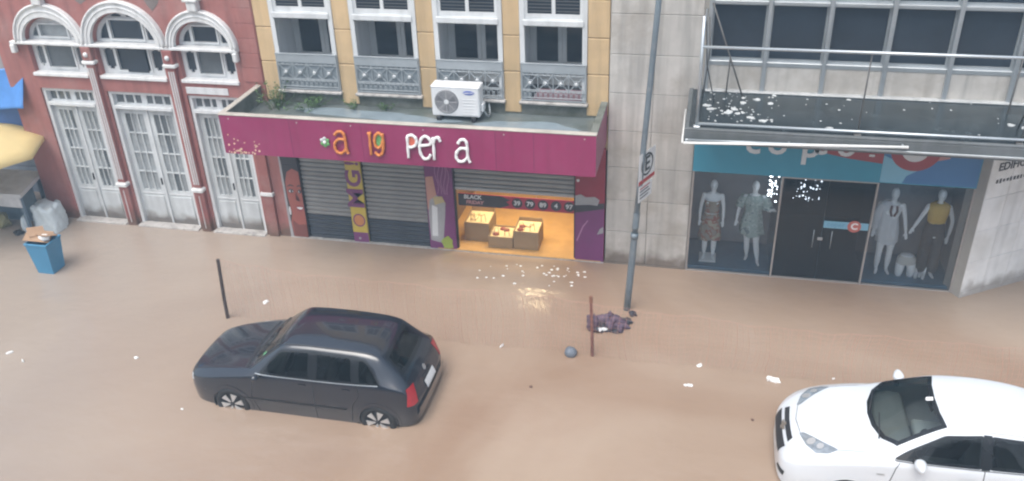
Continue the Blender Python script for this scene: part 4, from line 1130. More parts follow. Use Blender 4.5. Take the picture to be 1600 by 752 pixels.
cm2 = cloth_mat('grey_leaf_cloth', (.30, .38, .36), (.45, .53, .51), 14, (.17, .23, .23))
cm3 = cloth_mat('white_linen', (.62, .65, .68), (.66, .69, .72), 6)
cm4 = cloth_mat('mustard_knit', (.62, .40, .07), (.66, .43, .09), 8)
cmd = cloth_mat('black_cloth', (.035, .036, .04), (.045, .046, .05), 8)
def SEC(x, y, H, L): return [(x + a * H, y + c * H, MZ + d * H, e * H, g * H) for a, c, d, e, g in L]
# 1: strapless rust floral set
X, Y_, H = .31, 15.28, 1.66
mannequin('mannequin', 'mannequin in strapless rust floral top and skirt, leftmost in the shop window', X, Y_, MZ, H,
          {'arm': [((-.125, .0, .65), (-.128, -.02, .49)), ((.125, .0, .65), (.130, -.02, .49))], 'leg': stand},
          [('top', loft(SEC(X, Y_, H, [(0, -.006, .755, .094, .074), (0, -.006, .70, .088, .070), (0, 0, .64, .076, .058), (0, 0, .595, .082, .062)]), 28, .02, 7, 1), cm1),
           ('skirt', loft(SEC(X, Y_, H, [(0, 0, .585, .078, .058), (0, 0, .52, .104, .078), (0, 0, .42, .112, .085), (0, -.005, .31, .122, .095), (.004, -.005, .26, .126, .10)]), 40, .07, 9, 2), cm1)])
MB().box(X - .17, X + .15, Y_ - .22, Y_ + .12, MZ - .002, MZ + .03, .008).build('shoe_block', m_manq)
tag(bpy.data.objects['shoe_block'], 'low white plinth block under the leftmost mannequin feet', 'block')
# 2: leafy short dress, walking
X, Y_, H = 1.06, 15.30, 1.68
mannequin('mannequin', 'mannequin in short grey leaf print dress, striding beside the shop door', X, Y_, MZ, H,
          {'arm': [((-.150, .0, .66), (-.170, -.02, .51)), ((.150, -.02, .66), (.195, -.10, .70))], 'leg': [((-.035, .0, .26), (-.02, .02, .06)), ((.065, -.04, .265), (.10, -.05, .035))]},
          [('dress', loft(SEC(X, Y_, H, [(0, .004, .825, .060, .045), (0, 0, .80, .108, .060), (0, -.006, .74, .108, .078), (0, 0, .64, .090, .068), (0, 0, .54, .108, .082), (0, -.005, .43, .125, .10), (.01, -.01, .355, .135, .11)]), 40, .075, 8, 5), cm2),
           ('sleeve', loft([(X - .10 * H, Y_, MZ + .815 * H, .05 * H, .045 * H), (X - .135 * H, Y_, MZ + .74 * H, .052 * H, .048 * H), (X - .15 * H, Y_, MZ + .68 * H, .050 * H, .048 * H)], 16, .05, 5, 3), cm2),
           ('sleeve', loft([(X + .10 * H, Y_, MZ + .815 * H, .05 * H, .045 * H), (X + .135 * H, Y_ - .01, MZ + .74 * H, .054 * H, .05 * H), (X + .152 * H, Y_ - .03, MZ + .665 * H, .058 * H, .055 * H)], 16, .05, 5, 4), cm2)])
# 3: white shirt dress
X, Y_, H = 3.47, 15.30, 1.74
mannequin('mannequin', 'mannequin in open white shirt and white skirt over dark bikini top', X, Y_, MZ - .02, H,
          {'arm': [((-.140, .01, .65), (-.150, -.02, .50)), ((.140, .0, .65), (.165, -.04, .505))], 'leg': stand},
          [('shirt', loft(SEC(X, Y_, H, [(-.03, .015, .83, .055, .030), (-.02, .010, .80, .100, .052), (-.018, .005, .74, .100, .066), (-.018, .004, .64, .092, .068), (-.018, .004, .53, .115, .084), (-.02, .0, .44, .125, .092)]), 40, .05, 8, 8), cm3),
           ('sleeve', loft([(X - .10 * H, Y_, MZ + .80 * H, .046 * H, .042 * H), (X - .135 * H, Y_, MZ + .68 * H, .044 * H, .042 * H), (X - .155 * H, Y_ - .01, MZ + .52 * H, .045 * H, .042 * H)], 16, .05, 5, 3), cm3),
           ('skirt', loft(SEC(X, Y_, H, [(0, 0, .56, .090, .068), (0, 0, .48, .108, .080), (0, 0, .36, .112, .086)]), 32, .04, 8, 9), cm3),
           ('bikini_top', MB().tube([(X - .02 * H, Y_ - .05 * H, MZ + .80 * H), (X - .03 * H, Y_ - .07 * H, MZ + .745 * H), (X - .012 * H, Y_ - .07 * H, MZ + .69 * H)], .012 * H, 8).tube([(X + .03 * H, Y_ - .05 * H, MZ + .80 * H), (X + .035 * H, Y_ - .07 * H, MZ + .745 * H), (X + .012 * H, Y_ - .07 * H, MZ + .69 * H)], .012 * H, 8), cloth_mat('brown_bikini', (.10, .05, .05), (.13, .06, .06), 20))])
# 4: mustard crop top, black trousers
X, Y_, H = 4.24, 15.30, 1.78
mannequin('mannequin', 'mannequin in mustard crop top and dark trousers, rightmost in the shop window', X, Y_, MZ - .03, H,
          {'arm': [((-.155, -.01, .665), (-.215, -.06, .575)), ((.150, .0, .64), (.135, -.02, .47))], 'leg': stand},
          [('crop_top', loft(SEC(X, Y_, H, [(0, .004, .825, .062, .046), (0, 0, .80, .104, .058), (0, -.006, .73, .100, .078), (0, -.004, .66, .090, .068), (0, 0, .615, .084, .064)]), 28, .025, 7, 6, True), cm4),
           ('trouser_leg', loft(SEC(X, Y_, H, [(-.045, 0, .50, .062, .075), (-.052, -.005, .36, .058, .062), (-.054, -.008, .2, .056, .060), (-.054, 0, .05, .06, .066)]), 20, .03, 5, 6), cmd),
           ('trouser_leg', loft(SEC(X, Y_, H, [(.045, 0, .50, .062, .075), (.052, -.005, .36, .058, .062), (.054, -.008, .2, .056, .060), (.054, 0, .05, .06, .066)]), 20, .03, 5, 7), cmd),
           ('waistband', loft(SEC(X, Y_, H, [(0, 0, .625, .078, .062), (0, 0, .58, .09, .068), (0, 0, .52, .104, .076), (0, 0, .475, .102, .074)]), 28, .01, 5, 8), cmd)])
# hip form and its loose feet on the window floor
hf = thing('hip_form', 'white legless hip display form standing low between the right hand mannequins', 'display form', (3.86, 15.2, MZ))
b = MB().ell((3.86, 15.2, .40), (.16, .11, .12), 16, 10)
b.add(*(lambda m: (m.v, m.f))(loft([(3.86, 15.2, .44, .13, .085), (3.86, 15.2, .50, .115, .08), (3.86, 15.2, .51, .02, .02)], 20)))
for s in (-1, 1):
    limb(b, [(3.86 + s * .085, 15.2, .36), (3.86 + s * .10, 15.15, .22), (3.86 + s * .10, 15.17, .09)], [.088, .078, .062])
link('body', remeshed(b, .012, 'body'), m_manq, hf)
link('shorts', loft([(3.86, 15.2, .49, .125, .09), (3.86, 15.195, .43, .165, .12), (3.86, 15.19, .36, .175, .125), (3.86, 15.19, .335, .17, .12)], 28, .02, 6, 2).mesh('shorts'), mat('off_white_cloth', (.55, .55, .52), .8), hf, smooth=True)
for i, (fx_, fa) in enumerate(((4.09, .3), (4.22, .45))):
    b = MB(); limb(b, [(fx_, 15.25, .22), (fx_ - .02, 15.2, .12), (fx_ - .05, 15.08, .095)], [.035, .038, .03])
    link('foot', remeshed(b, .01, 'foot'), m_manq, hf)

# ================================================================== STREET THINGS
# lamp post and parking sign
lp = thing('street_pole', 'slim grey steel street pole leaning slightly before the stone wall', 'pole', (-1.05, 13.30, 0))
m_pole = mat('grey_painted_steel', (.17, .21, .24), .45, metal=.3, var=.2, dirt=.4, dirtcol=(.30, .31, .32), dscale=6)
def pole_at(z): return Vector((-1.05 + .0505 * z, 13.30 + .006 * z, z))
MB().tube([pole_at(z) for z in (-.17, .5, 1.5, 1.52)], [.062, .060, .058, .058], 14).build('base_tube', m_pole, lp, smooth=True)
MB().tube([pole_at(z) for z in (1.5, 3, 5, 7.4)], [.048, .047, .045, .043], 14).build('upper_tube', m_pole, lp, smooth=True)
MB().tube([pole_at(z) for z in (1.46, 1.56)], [.066, .066], 14).build('collar', m_pole, lp, smooth=True)
MB().tube([pole_at(z) for z in (1.66, 1.95)], [.056, .056], 12).build('clamp', m_pole, lp)
MB().tube(smooth_path([pole_at(7.4), pole_at(7.8) + Vector((0, -.2, 0)), pole_at(8.0) + Vector((0, -1.2, 0))]), .035, 10).build('arm', m_pole, lp, smooth=True)
MB().ell(tuple(pole_at(8.0) + Vector((0, -1.45, 0))), (.13, .32, .07)).build('lamp_head', m_alu, lp, smooth=True)
sg = thing('parking_sign', 'white parking sign with circled letter E and red stripe on the street pole', 'sign', (-.90, 13.4, 2.2))
a_ = Vector((-.935, 13.18, 0)); dr_ = Vector((.22, .50, 0)).normalized(); nn = Vector((dr_.y, -dr_.x, 0))
def sgn(mb, off=0.0):
    mb.v = [tuple(a_ + dr_ * x - nn * y + Vector((0, 0, z))) for x, y, z in mb.v]
    return mb
SW = .54
m_signw = mat('white_sign_face', (.68, .69, .70), .45, var=.06)
m_ink = mat('sign_ink', (.05, .055, .06), .5)
m_sred = mat('sign_red', (.40, .045, .045), .5)
sgn(MB().box(0, SW, 0, .006, 2.50, 3.05, .002)).build('plate', m_signw, sg)
sgn(MB().box(.02, SW - .06, 0, .006, 2.18, 2.47, .002)).build('lower_plate', m_signw, sg)
ring = arc(.27, 2.81, .20, .20, 0, 360, 32) + arc(.27, 2.81, .165, .165, 360, 0, 32)
sgn(MB().prism(ring, -.004, -.001)).build('ring', m_ink, sg)
me = text_mesh('E', .36, .003, bold=.008)
me.transform(Matrix(((dr_.x, -nn.x, 0, 0), (dr_.y, -nn.y, 0, 0), (0, 0, 1, 0), (0, 0, 0, 1))))
link('lettering', me, m_ink, sg, loc=a_ + dr_ * .27 + nn * .004 + Vector((0, 0, 2.81)))
sgn(MB().box(.0, SW, -.004, -.001, 2.505, 2.575)).build('stripe', m_sred, sg)
for i, z in enumerate((2.41, 2.36, 2.30, 2.24)):
    sgn(MB().box(.06, .40 - .05 * (i % 2), -.003, -.001, z, z + .02)).build('text_line', m_ink if i else m_sred, sg)

# stakes and the orange safety net
s1 = thing('stake', 'dark wooden stake standing in the flood behind the black car', 'stake', (-8.05, 11.82, 0), 'stakes holding the safety net')
MB().tube([(-8.075, 11.82, -.17), (-8.06, 11.82, .4), (-8.01, 11.82, 1.235)], [.034, .032, .030], 7).build('shaft', mat('wet_dark_wood', (.07, .05, .045), .7, var=.3, scale=9), s1)
s2 = thing('stake', 'reddish brown stake standing in the flood near the grey ball', 'stake', (-1.48, 11.84, 0), 'stakes holding the safety net')
MB().tube([(-1.47, 11.84, -.17), (-1.485, 11.84, .5), (-1.515, 11.84, 1.16)], [.028, .027, .025], 8).build('shaft', mat('rusty_bar', (.18, .075, .055), .75, var=.35, scale=14), s2)
MB().tube([(-1.51, 11.84, 1.05), (-1.512, 11.84, 1.165)], [.03, .03], 8).build('cap', mat('rusty_bar_top', (.22, .10, .06), .75, var=.3, scale=14), s2)
nt = thing('safety_net', 'faded orange plastic safety net sagging between stakes above the flood', 'net', (-1.2, 11.83, 0))
TOP = [(-8.03, 1.20), (-7.37, 1.16), (-6.5, 1.09), (-5.7, 1.07), (-4.4, 1.08), (-2.2, 1.07), (-1.5, 1.06), (-.73, .97), (.07, .96), (.76, .93), (2.2, .90), (4.0, .95), (5.2, .97), (7.0, 1.0)]
def topz(x):
    for (xa, za), (xb, zb) in zip(TOP, TOP[1:]):
        if xa <= x <= xb: return za + (zb - za) * (x - xa) / (xb - xa)
    return 1.0
def netp(x, t):
    z = -.04 + t * (topz(x) + .04 + .015 * math.sin(x * 5.1))
    bow = math.sin(PI * t)
    return (x + bow * (.05 * math.sin(x * 1.7) + .02 * math.sin(x * 7.3)), 11.83 + .05 * math.sin(x * 2.3 + t * 1.5) * (.4 + bow) + .018 * math.sin(x * 11), z)
nb = MB()
x = -8.03
while x < 6.4:
    nb.tube([netp(x, t / 9) for t in range(10)], .0014 if random.random() < .8 else .0024, 3, caps=False)
    x += random.choice((.05, .07, .08, .10, .04))
for j in range(12):
    t = (j + .3) / 11.3
    nb.tube([netp(-8.03 + 14.43 * i / 210, t) for i in range(211)], .0009 if j < 11 else .0018, 3, caps=False)
nb.build('netting', mat('faded_orange_plastic', (.50, .25, .19), .5, var=.1), nt)['kind'] = 'stuff'
# debris
o = MB()
b = MB(); N_, M_ = 18, 12
def lump(c, r, seed, nu=20, nv_=12, amp=.18, fr=3.0):
    rs = random.Random(seed); b = MB(); v = []; f = []
    ph = [rs.uniform(0, 6) for _ in range(6)]
    for i in range(nv_ + 1):
        t = PI * i / nv_
        for k in range(nu):
            a = 2 * PI * k / nu
            s = 1 + amp * (math.sin(fr * a + ph[0]) * math.sin(2 * t + ph[1]) + .6 * math.sin(5 * a + ph[2] + 3 * t) + .4 * math.sin(9 * a + ph[3]) * math.sin(6 * t + ph[4]))
            v.append((c[0] + r[0] * s * math.sin(t) * math.cos(a), c[1] + r[1] * s * math.sin(t) * math.sin(a), c[2] - r[2] * s * math.cos(t)))
    for i in range(nv_):
        for k in range(nu): f.append((i * nu + k, i * nu + (k + 1) % nu, (i + 1) * nu + (k + 1) % nu, (i + 1) * nu + k))
    return b.add(v, f)
o = lump((-1.83, 11.80, .055), (.105, .10, .095), 3, amp=.05).build('ball', mat('grey_ball_skin', (.13, .15, .18), .5, var=.3, scale=8), smooth=True)
tag(o, 'dented grey ball floating left of the reddish stake', 'ball')
cl = thing('sodden_cloth', 'crumpled dark purple cloth snagged in the flood between stake and pole', 'cloth', (-1.3, 12.7, 0))
m_cl = mat('purple_sodden_cloth', (.085, .055, .085), .7, var=.45, scale=14, bump=.5, bscale=25)
m_cl2 = mat('dark_sodden_cloth', (.045, .04, .05), .7, var=.45, scale=14)
for i, (cx, cy, cz, rx, ry, rz, sd, mm) in enumerate(((-1.56, 12.55, .16, .09, .08, .13, 11, m_cl), (-1.46, 12.62, .04, .15, .12, .07, 12, m_cl2), (-1.28, 12.78, .07, .20, .17, .11, 13, m_cl), (-1.12, 12.70, .03, .14, .12, .07, 14, m_cl), (-1.02, 12.88, .03, .10, .08, .05, 15, m_cl2), (-1.25, 12.58, .015, .16, .05, .03, 16, m_cl2), (-.93, 13.12, .04, .06, .05, .05, 17, m_cl2))):
    lump((cx, cy, cz), (rx, ry, rz), sd, 30, 20, .34, 4).build('fold', mm, cl, smooth=True)
o = MB()
for cx, cy in ((-1.44, 12.52), (-1.36, 12.55)):
    o.add(*(lambda m: (m.v, m.f))(lump((cx, cy, .055), (.055, .03, .03), int(cx * -100), amp=.25)))
o.build('pale_scrap', m_printw, cl)
for i in range(9):
    a = random.uniform(0, 2 * PI); c0 = Vector((random.uniform(-1.55, -1.0), random.uniform(12.55, 12.9), .04)); L1 = random.uniform(.10, .24)
    MB().tube(smooth_path([c0, c0 + Vector((L1 * .5 * math.cos(a), L1 * .5 * math.sin(a), .07)), c0 + Vector((L1 * math.cos(a + .4), L1 * math.sin(a + .4), .05))], 3), .006, 5).build('twig', m_cl2, cl)
# floating litter
m_lit = mat('white_litter_and_glints', (.80, .80, .79), .5, var=.05)
LIT = [(-7.61, 12.40, .06, 'white foam scrap floating beside the dark wooden stake'), (-3.01, 11.84, .055, 'white plastic sliver floating under the sagging net'), (-2.32, 10.86, .03, 'small dull scrap floating right of the black car'),
       (.27, 11.87, .05, 'round white cup floating under the net before the shop windows'), (.14, 11.33, .045, 'small white twin scrap floating in the open flood'), (1.44, 11.69, .085, 'largest white plastic scrap floating ahead of the white car'),
       (-9.04, 10.44, .04, 'white scrap floating left of the black car bonnet'), (-7.56, 9.37, .025, 'tiny white speck floating below the black car bumper'), (-11.31, 10.18, .06, 'slim white sliver floating at the left picture edge'),
       (-10.92, 10.02, .05, 'slim pale sliver floating just right of the leftmost one'), (1.08, 10.68, .028, 'tiny brown scrap floating ahead of the white car nose'), (2.34, 11.89, .025, 'tiny white speck floating beyond the white car bonnet')]
for i, (x, y, r, lab) in enumerate(LIT):
    slim = 'sliver' in lab
    mm = mat('brown_litter', (.16, .09, .07), .7) if ('dull' in lab or 'brown' in lab) else m_lit
    lb = lump((0, 0, 0), (r, r * (.28 if slim else .7), r * .45), 40 + i, 12, 8, .22)
    if 'twin' in lab: lb.add(*(lambda m: (m.v, m.f))(lump((r * 1.5, .02, 0), (r * .7, r * .5, r * .4), 77, 10, 6, .2)))
    if 'largest' in lab: lb.add(*(lambda m: (m.v, m.f))(lump((r * .9, .04, .02), (r * .5, r * .5, r * .5), 78, 10, 6, .3)))
    o = link('litter_scrap', lb.mesh('scrap'), mm, loc=(x, y, .012), rot=(0, 0, random.uniform(0, 3)), smooth=False)
    tag(o, lab, 'litter', 'floating litter')
# white flecks painted as lamp glints on the water at the lit doorway
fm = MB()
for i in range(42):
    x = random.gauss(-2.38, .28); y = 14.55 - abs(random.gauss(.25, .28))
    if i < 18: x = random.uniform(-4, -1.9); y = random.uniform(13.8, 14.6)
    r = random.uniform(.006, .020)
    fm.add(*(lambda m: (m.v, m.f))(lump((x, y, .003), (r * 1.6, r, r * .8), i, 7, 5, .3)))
o = fm.build('painted_glints', m_lit); o['kind'] = 'stuff'; tag(o, 'white flecks painted as lamp glints on the water outside the lit shop door', 'painted glints')

# ------------------------------------------------------------------ left side: bin, bag, stall
bi = thing('waste_bin', 'blue plastic waste bin half sunk in the flood, topped with cardboard', 'bin', (-12.45, 12.75, 0))
m_binb = mat('blue_bin_plastic', (.05, .22, .38), .4, var=.12)
bx, by = -12.42, 12.80
def frust(z0, w0, d0, z1, w1, d1):
    return [(bx - w0, by - d0, z0), (bx + w0, by - d0, z0), (bx + w0, by + d0, z0), (bx - w0, by + d0, z0), (bx - w1, by - d1, z1), (bx + w1, by - d1, z1), (bx + w1, by + d1, z1), (bx - w1, by + d1, z1)]
b = MB().add(frust(-.17, .155, .16, .66, .235, .22), [(0, 1, 5, 4), (1, 2, 6, 5), (2, 3, 7, 6), (3, 0, 4, 7)])
v2 = [(bx + (x - bx) * .93, by + (y - by) * .93, z) for x, y, z in frust(.1, .18, .18, .66, .235, .22)]
b.add(v2, [(4, 5, 1, 0), (5, 6, 2, 1), (6, 7, 3, 2), (7, 4, 0, 3), (0, 1, 2, 3)])
b.build('tub', m_binb, bi)
rm = MB()
for (xa, xb, ya, yb_) in ((-.25, .25, -.235, -.20), (-.25, .25, .20, .235), (-.25, -.215, -.20, .20), (.215, .25, -.20, .20)):
    rm.box(bx + xa, bx + xb, by + ya, by + yb_, .64, .685, .008)
rm.build('rim', m_binb, bi)
cb = thing('cardboard', 'crumpled cardboard and paper heaped in the blue bin', 'cardboard', (bx, by, .68))
m_cb = mat('wet_cardboard', (.36, .23, .14), .8, var=.2)
for i, (dx, dy, w_, d_2, rz_, rx_) in enumerate(((-.06, 0, .24, .16, .3, .25), (.10, .03, .20, .14, -.5, -.3), (-.14, .06, .15, .12, .9, .5))):
    o = link('flap', MB().box(-w_, w_, -d_2, d_2, -.006, .006, .002).mesh('flap'), m_cb, cb, loc=(bx + dx, by + dy, .75 + .03 * i), rot=(rx_, .2 * (-1) ** i, rz_))
lump((bx + .12, by - .05, .76), (.10, .07, .06), 5, amp=.25).build('paper', m_lit, cb)
bg_ = thing('plastic_bag', 'bulging white plastic sack slumped against the red building corner', 'bag', (-13.62, 14.35, 0))
m_bag = mat('white_bag_plastic', (.55, .61, .63), .35, var=.15, scale=6, bump=1.0, bscale=11)
b = MB(); v = []; f = []
nu, nv_ = 36, 14
for j in range(nv_ + 1):
    t = j / nv_; z = -.05 + .62 * t
    R_ = .33 * (1 - .12 * t) * (1.04 if 0 < t < 1 else 1) - (.05 if j == 0 else 0)
    if t > .93: R_ *= .82
    for k in range(nu):
        a = 2 * PI * k / nu
        sq = 1 / max(abs(math.cos(a)), abs(math.sin(a))) ** .55
        s = 1 + .05 * math.sin(7 * a + 6 * t) + .045 * math.sin(13 * a - 11 * t + 2 * math.sin(5 * t)) + .06 * math.sin(3 * a + 3 + 2 * t)
        v.append((-13.55 + R_ * sq * s * math.cos(a) * .92, 14.36 + R_ * sq * s * math.sin(a) * .75, z + (.03 * math.sin(3 * a + 1) + .035 * math.sin(7 * a) + .02 * math.sin(11 * a + 2)) * t * t))
for j in range(nv_):
    for k in range(nu): f.append((j * nu + k, j * nu + (k + 1) % nu, (j + 1) * nu + (k + 1) % nu, (j + 1) * nu + k))
f.append(tuple(nv_ * nu + k for k in range(nu)))
b.add(v, f).build('sack', m_bag, bg_, smooth=True)
lump((-13.98, 14.12, .14), (.10, .09, .22), 21, 22, 14, .15).build('loose_corner', m_bag, bg_, smooth=True)
lump((-14.10, 13.98, .03), (.12, .08, .05), 23, 18, 10, .25).build('dark_scrap', m_black, bg_)
# neighbour beyond the stall
nbd = thing('neighbour_building', 'dim grey building in shade beyond the market stall at the left edge', 'building', (-17, 16, 0))
link('wall', plate_mesh(rect(-24, -13.93, -.3, 7.5), [], 15.9, .3), mat('grey_shade_render', (.34, .33, .34), .8, var=.2, streak=.4), nbd)
for i in range(9):
    MB().box(-17.2, -14.2, 15.86, 15.90, .0 + i * .33, .32 + i * .33, .01).build('shutter_board', mat('dark_blue_board', (.20, .24, .30), .6, var=.3), nbd)
ms = thing('market_counter', 'grey timber market counter beside the red building corner', 'stall', (-14.5, 14.4, 0))
m_ct = mat('weathered_counter', (.55, .55, .55), .6, var=.2, dirt=.4, dirtcol=(.18, .17, .16))
b = MB().add([(-13.74, 13.98, .96), (-13.98, 15.02, 1.0), (-15.6, 14.98, 1.0), (-15.4, 13.90, .96), (-13.74, 13.98, .88), (-13.98, 15.02, .92), (-15.6, 14.98, .92), (-15.4, 13.90, .88)], [(0, 1, 2, 3), (7, 6, 5, 4), (0, 4, 5, 1), (1, 5, 6, 2), (2, 6, 7, 3), (3, 7, 4, 0)])
b.build('counter_top', m_ct, ms, fix=True)
MB().box(-15.35, -13.84, 14.02, 14.05, .62, .88, .004).build('front_board', m_ct, ms)
for x, y in ((-13.86, 14.08), (-15.3, 14.02), (-14.05, 14.9), (-15.4, 14.9)):
    MB().box(x - .03, x + .03, y - .03, y + .03, -.17, .89).build('leg', mat('dark_blue_steel', (.14, .19, .24), .6), ms)
MB().box(-15.4, -13.95, 14.55, 14.58, -.1, .88).build('back_board', mat('dark_teal_board', (.11, .16, .20), .6, var=.3), ms)
o = lump((-14.75, 14.25, .12), (.22, .16, .20), 31, 20, 12, .2).build('sack', mat('straw_sack', (.24, .22, .12), .8, var=.3))
tag(o, 'straw coloured sack under the market counter', 'sack')
um = thing('market_umbrella', 'pale yellow market umbrella cut by the left picture edge', 'umbrella', (-14.75, 14.1, 0))
m_um = mat('yellow_canvas', (.60, .47, .22), .7, var=.08)
ucx, ucy, ur = -14.78, 14.0, 1.60
v = [(ucx, ucy, 2.34)]; f = []; n_ = 48; K = 6
for j in range(1, K + 1):
    t = j / K
    for k in range(n_):
        a = 2 * PI * k / n_
        sc = 1 - .06 * abs(math.sin(4 * a)) * t
        v.append((ucx + ur * t * sc * math.cos(a), ucy + ur * t * sc * math.sin(a), 2.34 - .44 * t ** 1.25 + .05 * abs(math.sin(4 * a)) * t))
for k in range(n_): f.append((0, 1 + k, 1 + (k + 1) % n_))
for j in range(K - 1):
    for k in range(n_): f.append((1 + j * n_ + k, 1 + (j + 1) * n_ + k, 1 + (j + 1) * n_ + (k + 1) % n_, 1 + j * n_ + (k + 1) % n_))
L_ = len(v)
v += [(x_, y_, z_ - .10) for x_, y_, z_ in v[-n_:]]
for k in range(n_): f.append((1 + (K - 1) * n_ + k, L_ + k, L_ + (k + 1) % n_, 1 + (K - 1) * n_ + (k + 1) % n_))
MB().add(v, f).build('canopy', m_um, um, smooth=True)
MB().tube([(ucx, ucy, -.17), (ucx, ucy, 2.52)], .022, 8).build('pole', m_alu, um, smooth=True)
for k in range(8):
    a = k * PI / 4
    MB().tube([(ucx, ucy, 2.39), (ucx + ur * .93 * math.cos(a), ucy + ur * .93 * math.sin(a), 1.83)], .008, 5).build('rib', m_alu, um)
def tarp(name, label, grid, m):
    me = MB(); nx_ = len(grid[0])
    v = [p for r in grid for p in r]; f = []
    for j in range(len(grid) - 1):
        for i in range(nx_ - 1): f.append((j * nx_ + i, j * nx_ + i + 1, (j + 1) * nx_ + i + 1, (j + 1) * nx_ + i))
    o = me.add(v, f).build(name, m, smooth=True)
    s = o.modifiers.new('s', 'SOLIDIFY'); s.thickness = .004
    return tag(o, label, 'tarpaulin', 'blue tarpaulins of the market stall')
G = []
for j in range(13):
    r = []
    for i in range(15):
        s, t = i / 14, j / 12
        r.append((-15.6 + 2.05 * s, 14.9 - .25 * t + .05 * math.sin(9 * s + 3 * t) + .03 * math.sin(17 * s), 3.55 - .95 * t - .25 * s * (1 - t) + .04 * math.sin(8 * s + 6 * t)))
    G.append(r)
tarp('tarpaulin', 'bright blue tarpaulin hung high beside the red building', G, mat('blue_tarp', (.06, .20, .50), .45, var=.2, scale=3))
G = []
for j in range(7):
    r = []
    for i in range(15):
        s, t = i / 14, j / 6
        r.append((-15.6 + 2.0 * s, 15.1 - .1 * t + .04 * math.sin(11 * s), 2.55 - .55 * t + .03 * math.sin(7 * s + 5 * t)))
    G.append(r)
tarp('tarpaulin', 'darker blue tarpaulin strip hung low behind the yellow umbrella', G, mat('navy_tarp', (.06, .14, .36), .5, var=.25, scale=3))
b = MB().tube([(-13.60, 14.85, -.17), (-13.60, 14.85, 3.4)], .02, 6).build('tarpaulin_post', m_alu)
tag(b, 'thin upright post holding the blue tarpaulin at the building corner', 'post')

# ================================================================== CARS
def crspline(keys, x):
    """smooth interpolation of tuples keyed by first element"""
    return None
def make_body(stations, creases, level=4):
    """stations: (x, zr, wr, zm, wm, zb, wb, ze, wt, zf, wf, zc); returns subdivided mesh (x along car, y across, z up)"""
    rings = []
    for (x, zr, wr, zm, wm, zb, wb, ze, wt, zf, wf, zc) in stations:
        half = [(wr, zr), (wm, zm), (wb, zb), (wt, ze), (wf, zf)]
        ring = [(x, -w, z) for w, z in half] + [(x, 0, zc)] + [(x, w, z) for w, z in half[::-1]]
        rings.append(ring)
    n = 11; v = [p for r in rings for p in r]; f = []
    for i in range(len(rings) - 1):
        for k in range(n - 1):
            f.append((i * n + k, i * n + k + 1, (i + 1) * n + k + 1, (i + 1) * n + k))
    L = (len(rings) - 1) * n
    for k in range(5):
        a, b2, c, d = k, k + 1, n - 2 - k, n - 1 - k
        if b2 == c: f.append((a, d, b2))
        else:
            f.append((a, d, c, b2)); f.append((L + a, L + b2, L + c, L + d))
    if True:
        pass
    me = bpy.data.meshes.new('cage'); me.from_pydata(v, [], f); me.validate()
    bm = bmesh.new(); bm.from_mesh(me); bmesh.ops.recalc_face_normals(bm, faces=bm.faces); bm.to_mesh(me); bm.free()
    at = me.attributes.new('crease_edge', 'FLOAT', 'EDGE')
    for e in me.edges:
        a, b2 = e.vertices
        ia, ka, ib, kb = a // n, a % n, b2 // n, b2 % n
        val = 0
        if ka == kb and ia != ib:
            kk = min(ka, n - 1 - ka)
            val = creases.get(('row', kk, min(ia, ib)), creases.get(('row', kk), 0))
        elif ia == ib:
            val = creases.get(('st', ia), 0)
        at.data[e.index].value = val
    ob = bpy.data.objects.new('tmp', me); COL.objects.link(ob)
    s = ob.modifiers.new('s', 'SUBSURF'); s.levels = level; s.render_levels = level
    dg = bpy.context.evaluated_depsgraph_get(); dg.update()
    out = bpy.data.meshes.new_from_object(ob.evaluated_get(dg))
    bpy.data.objects.remove(ob)
    return out
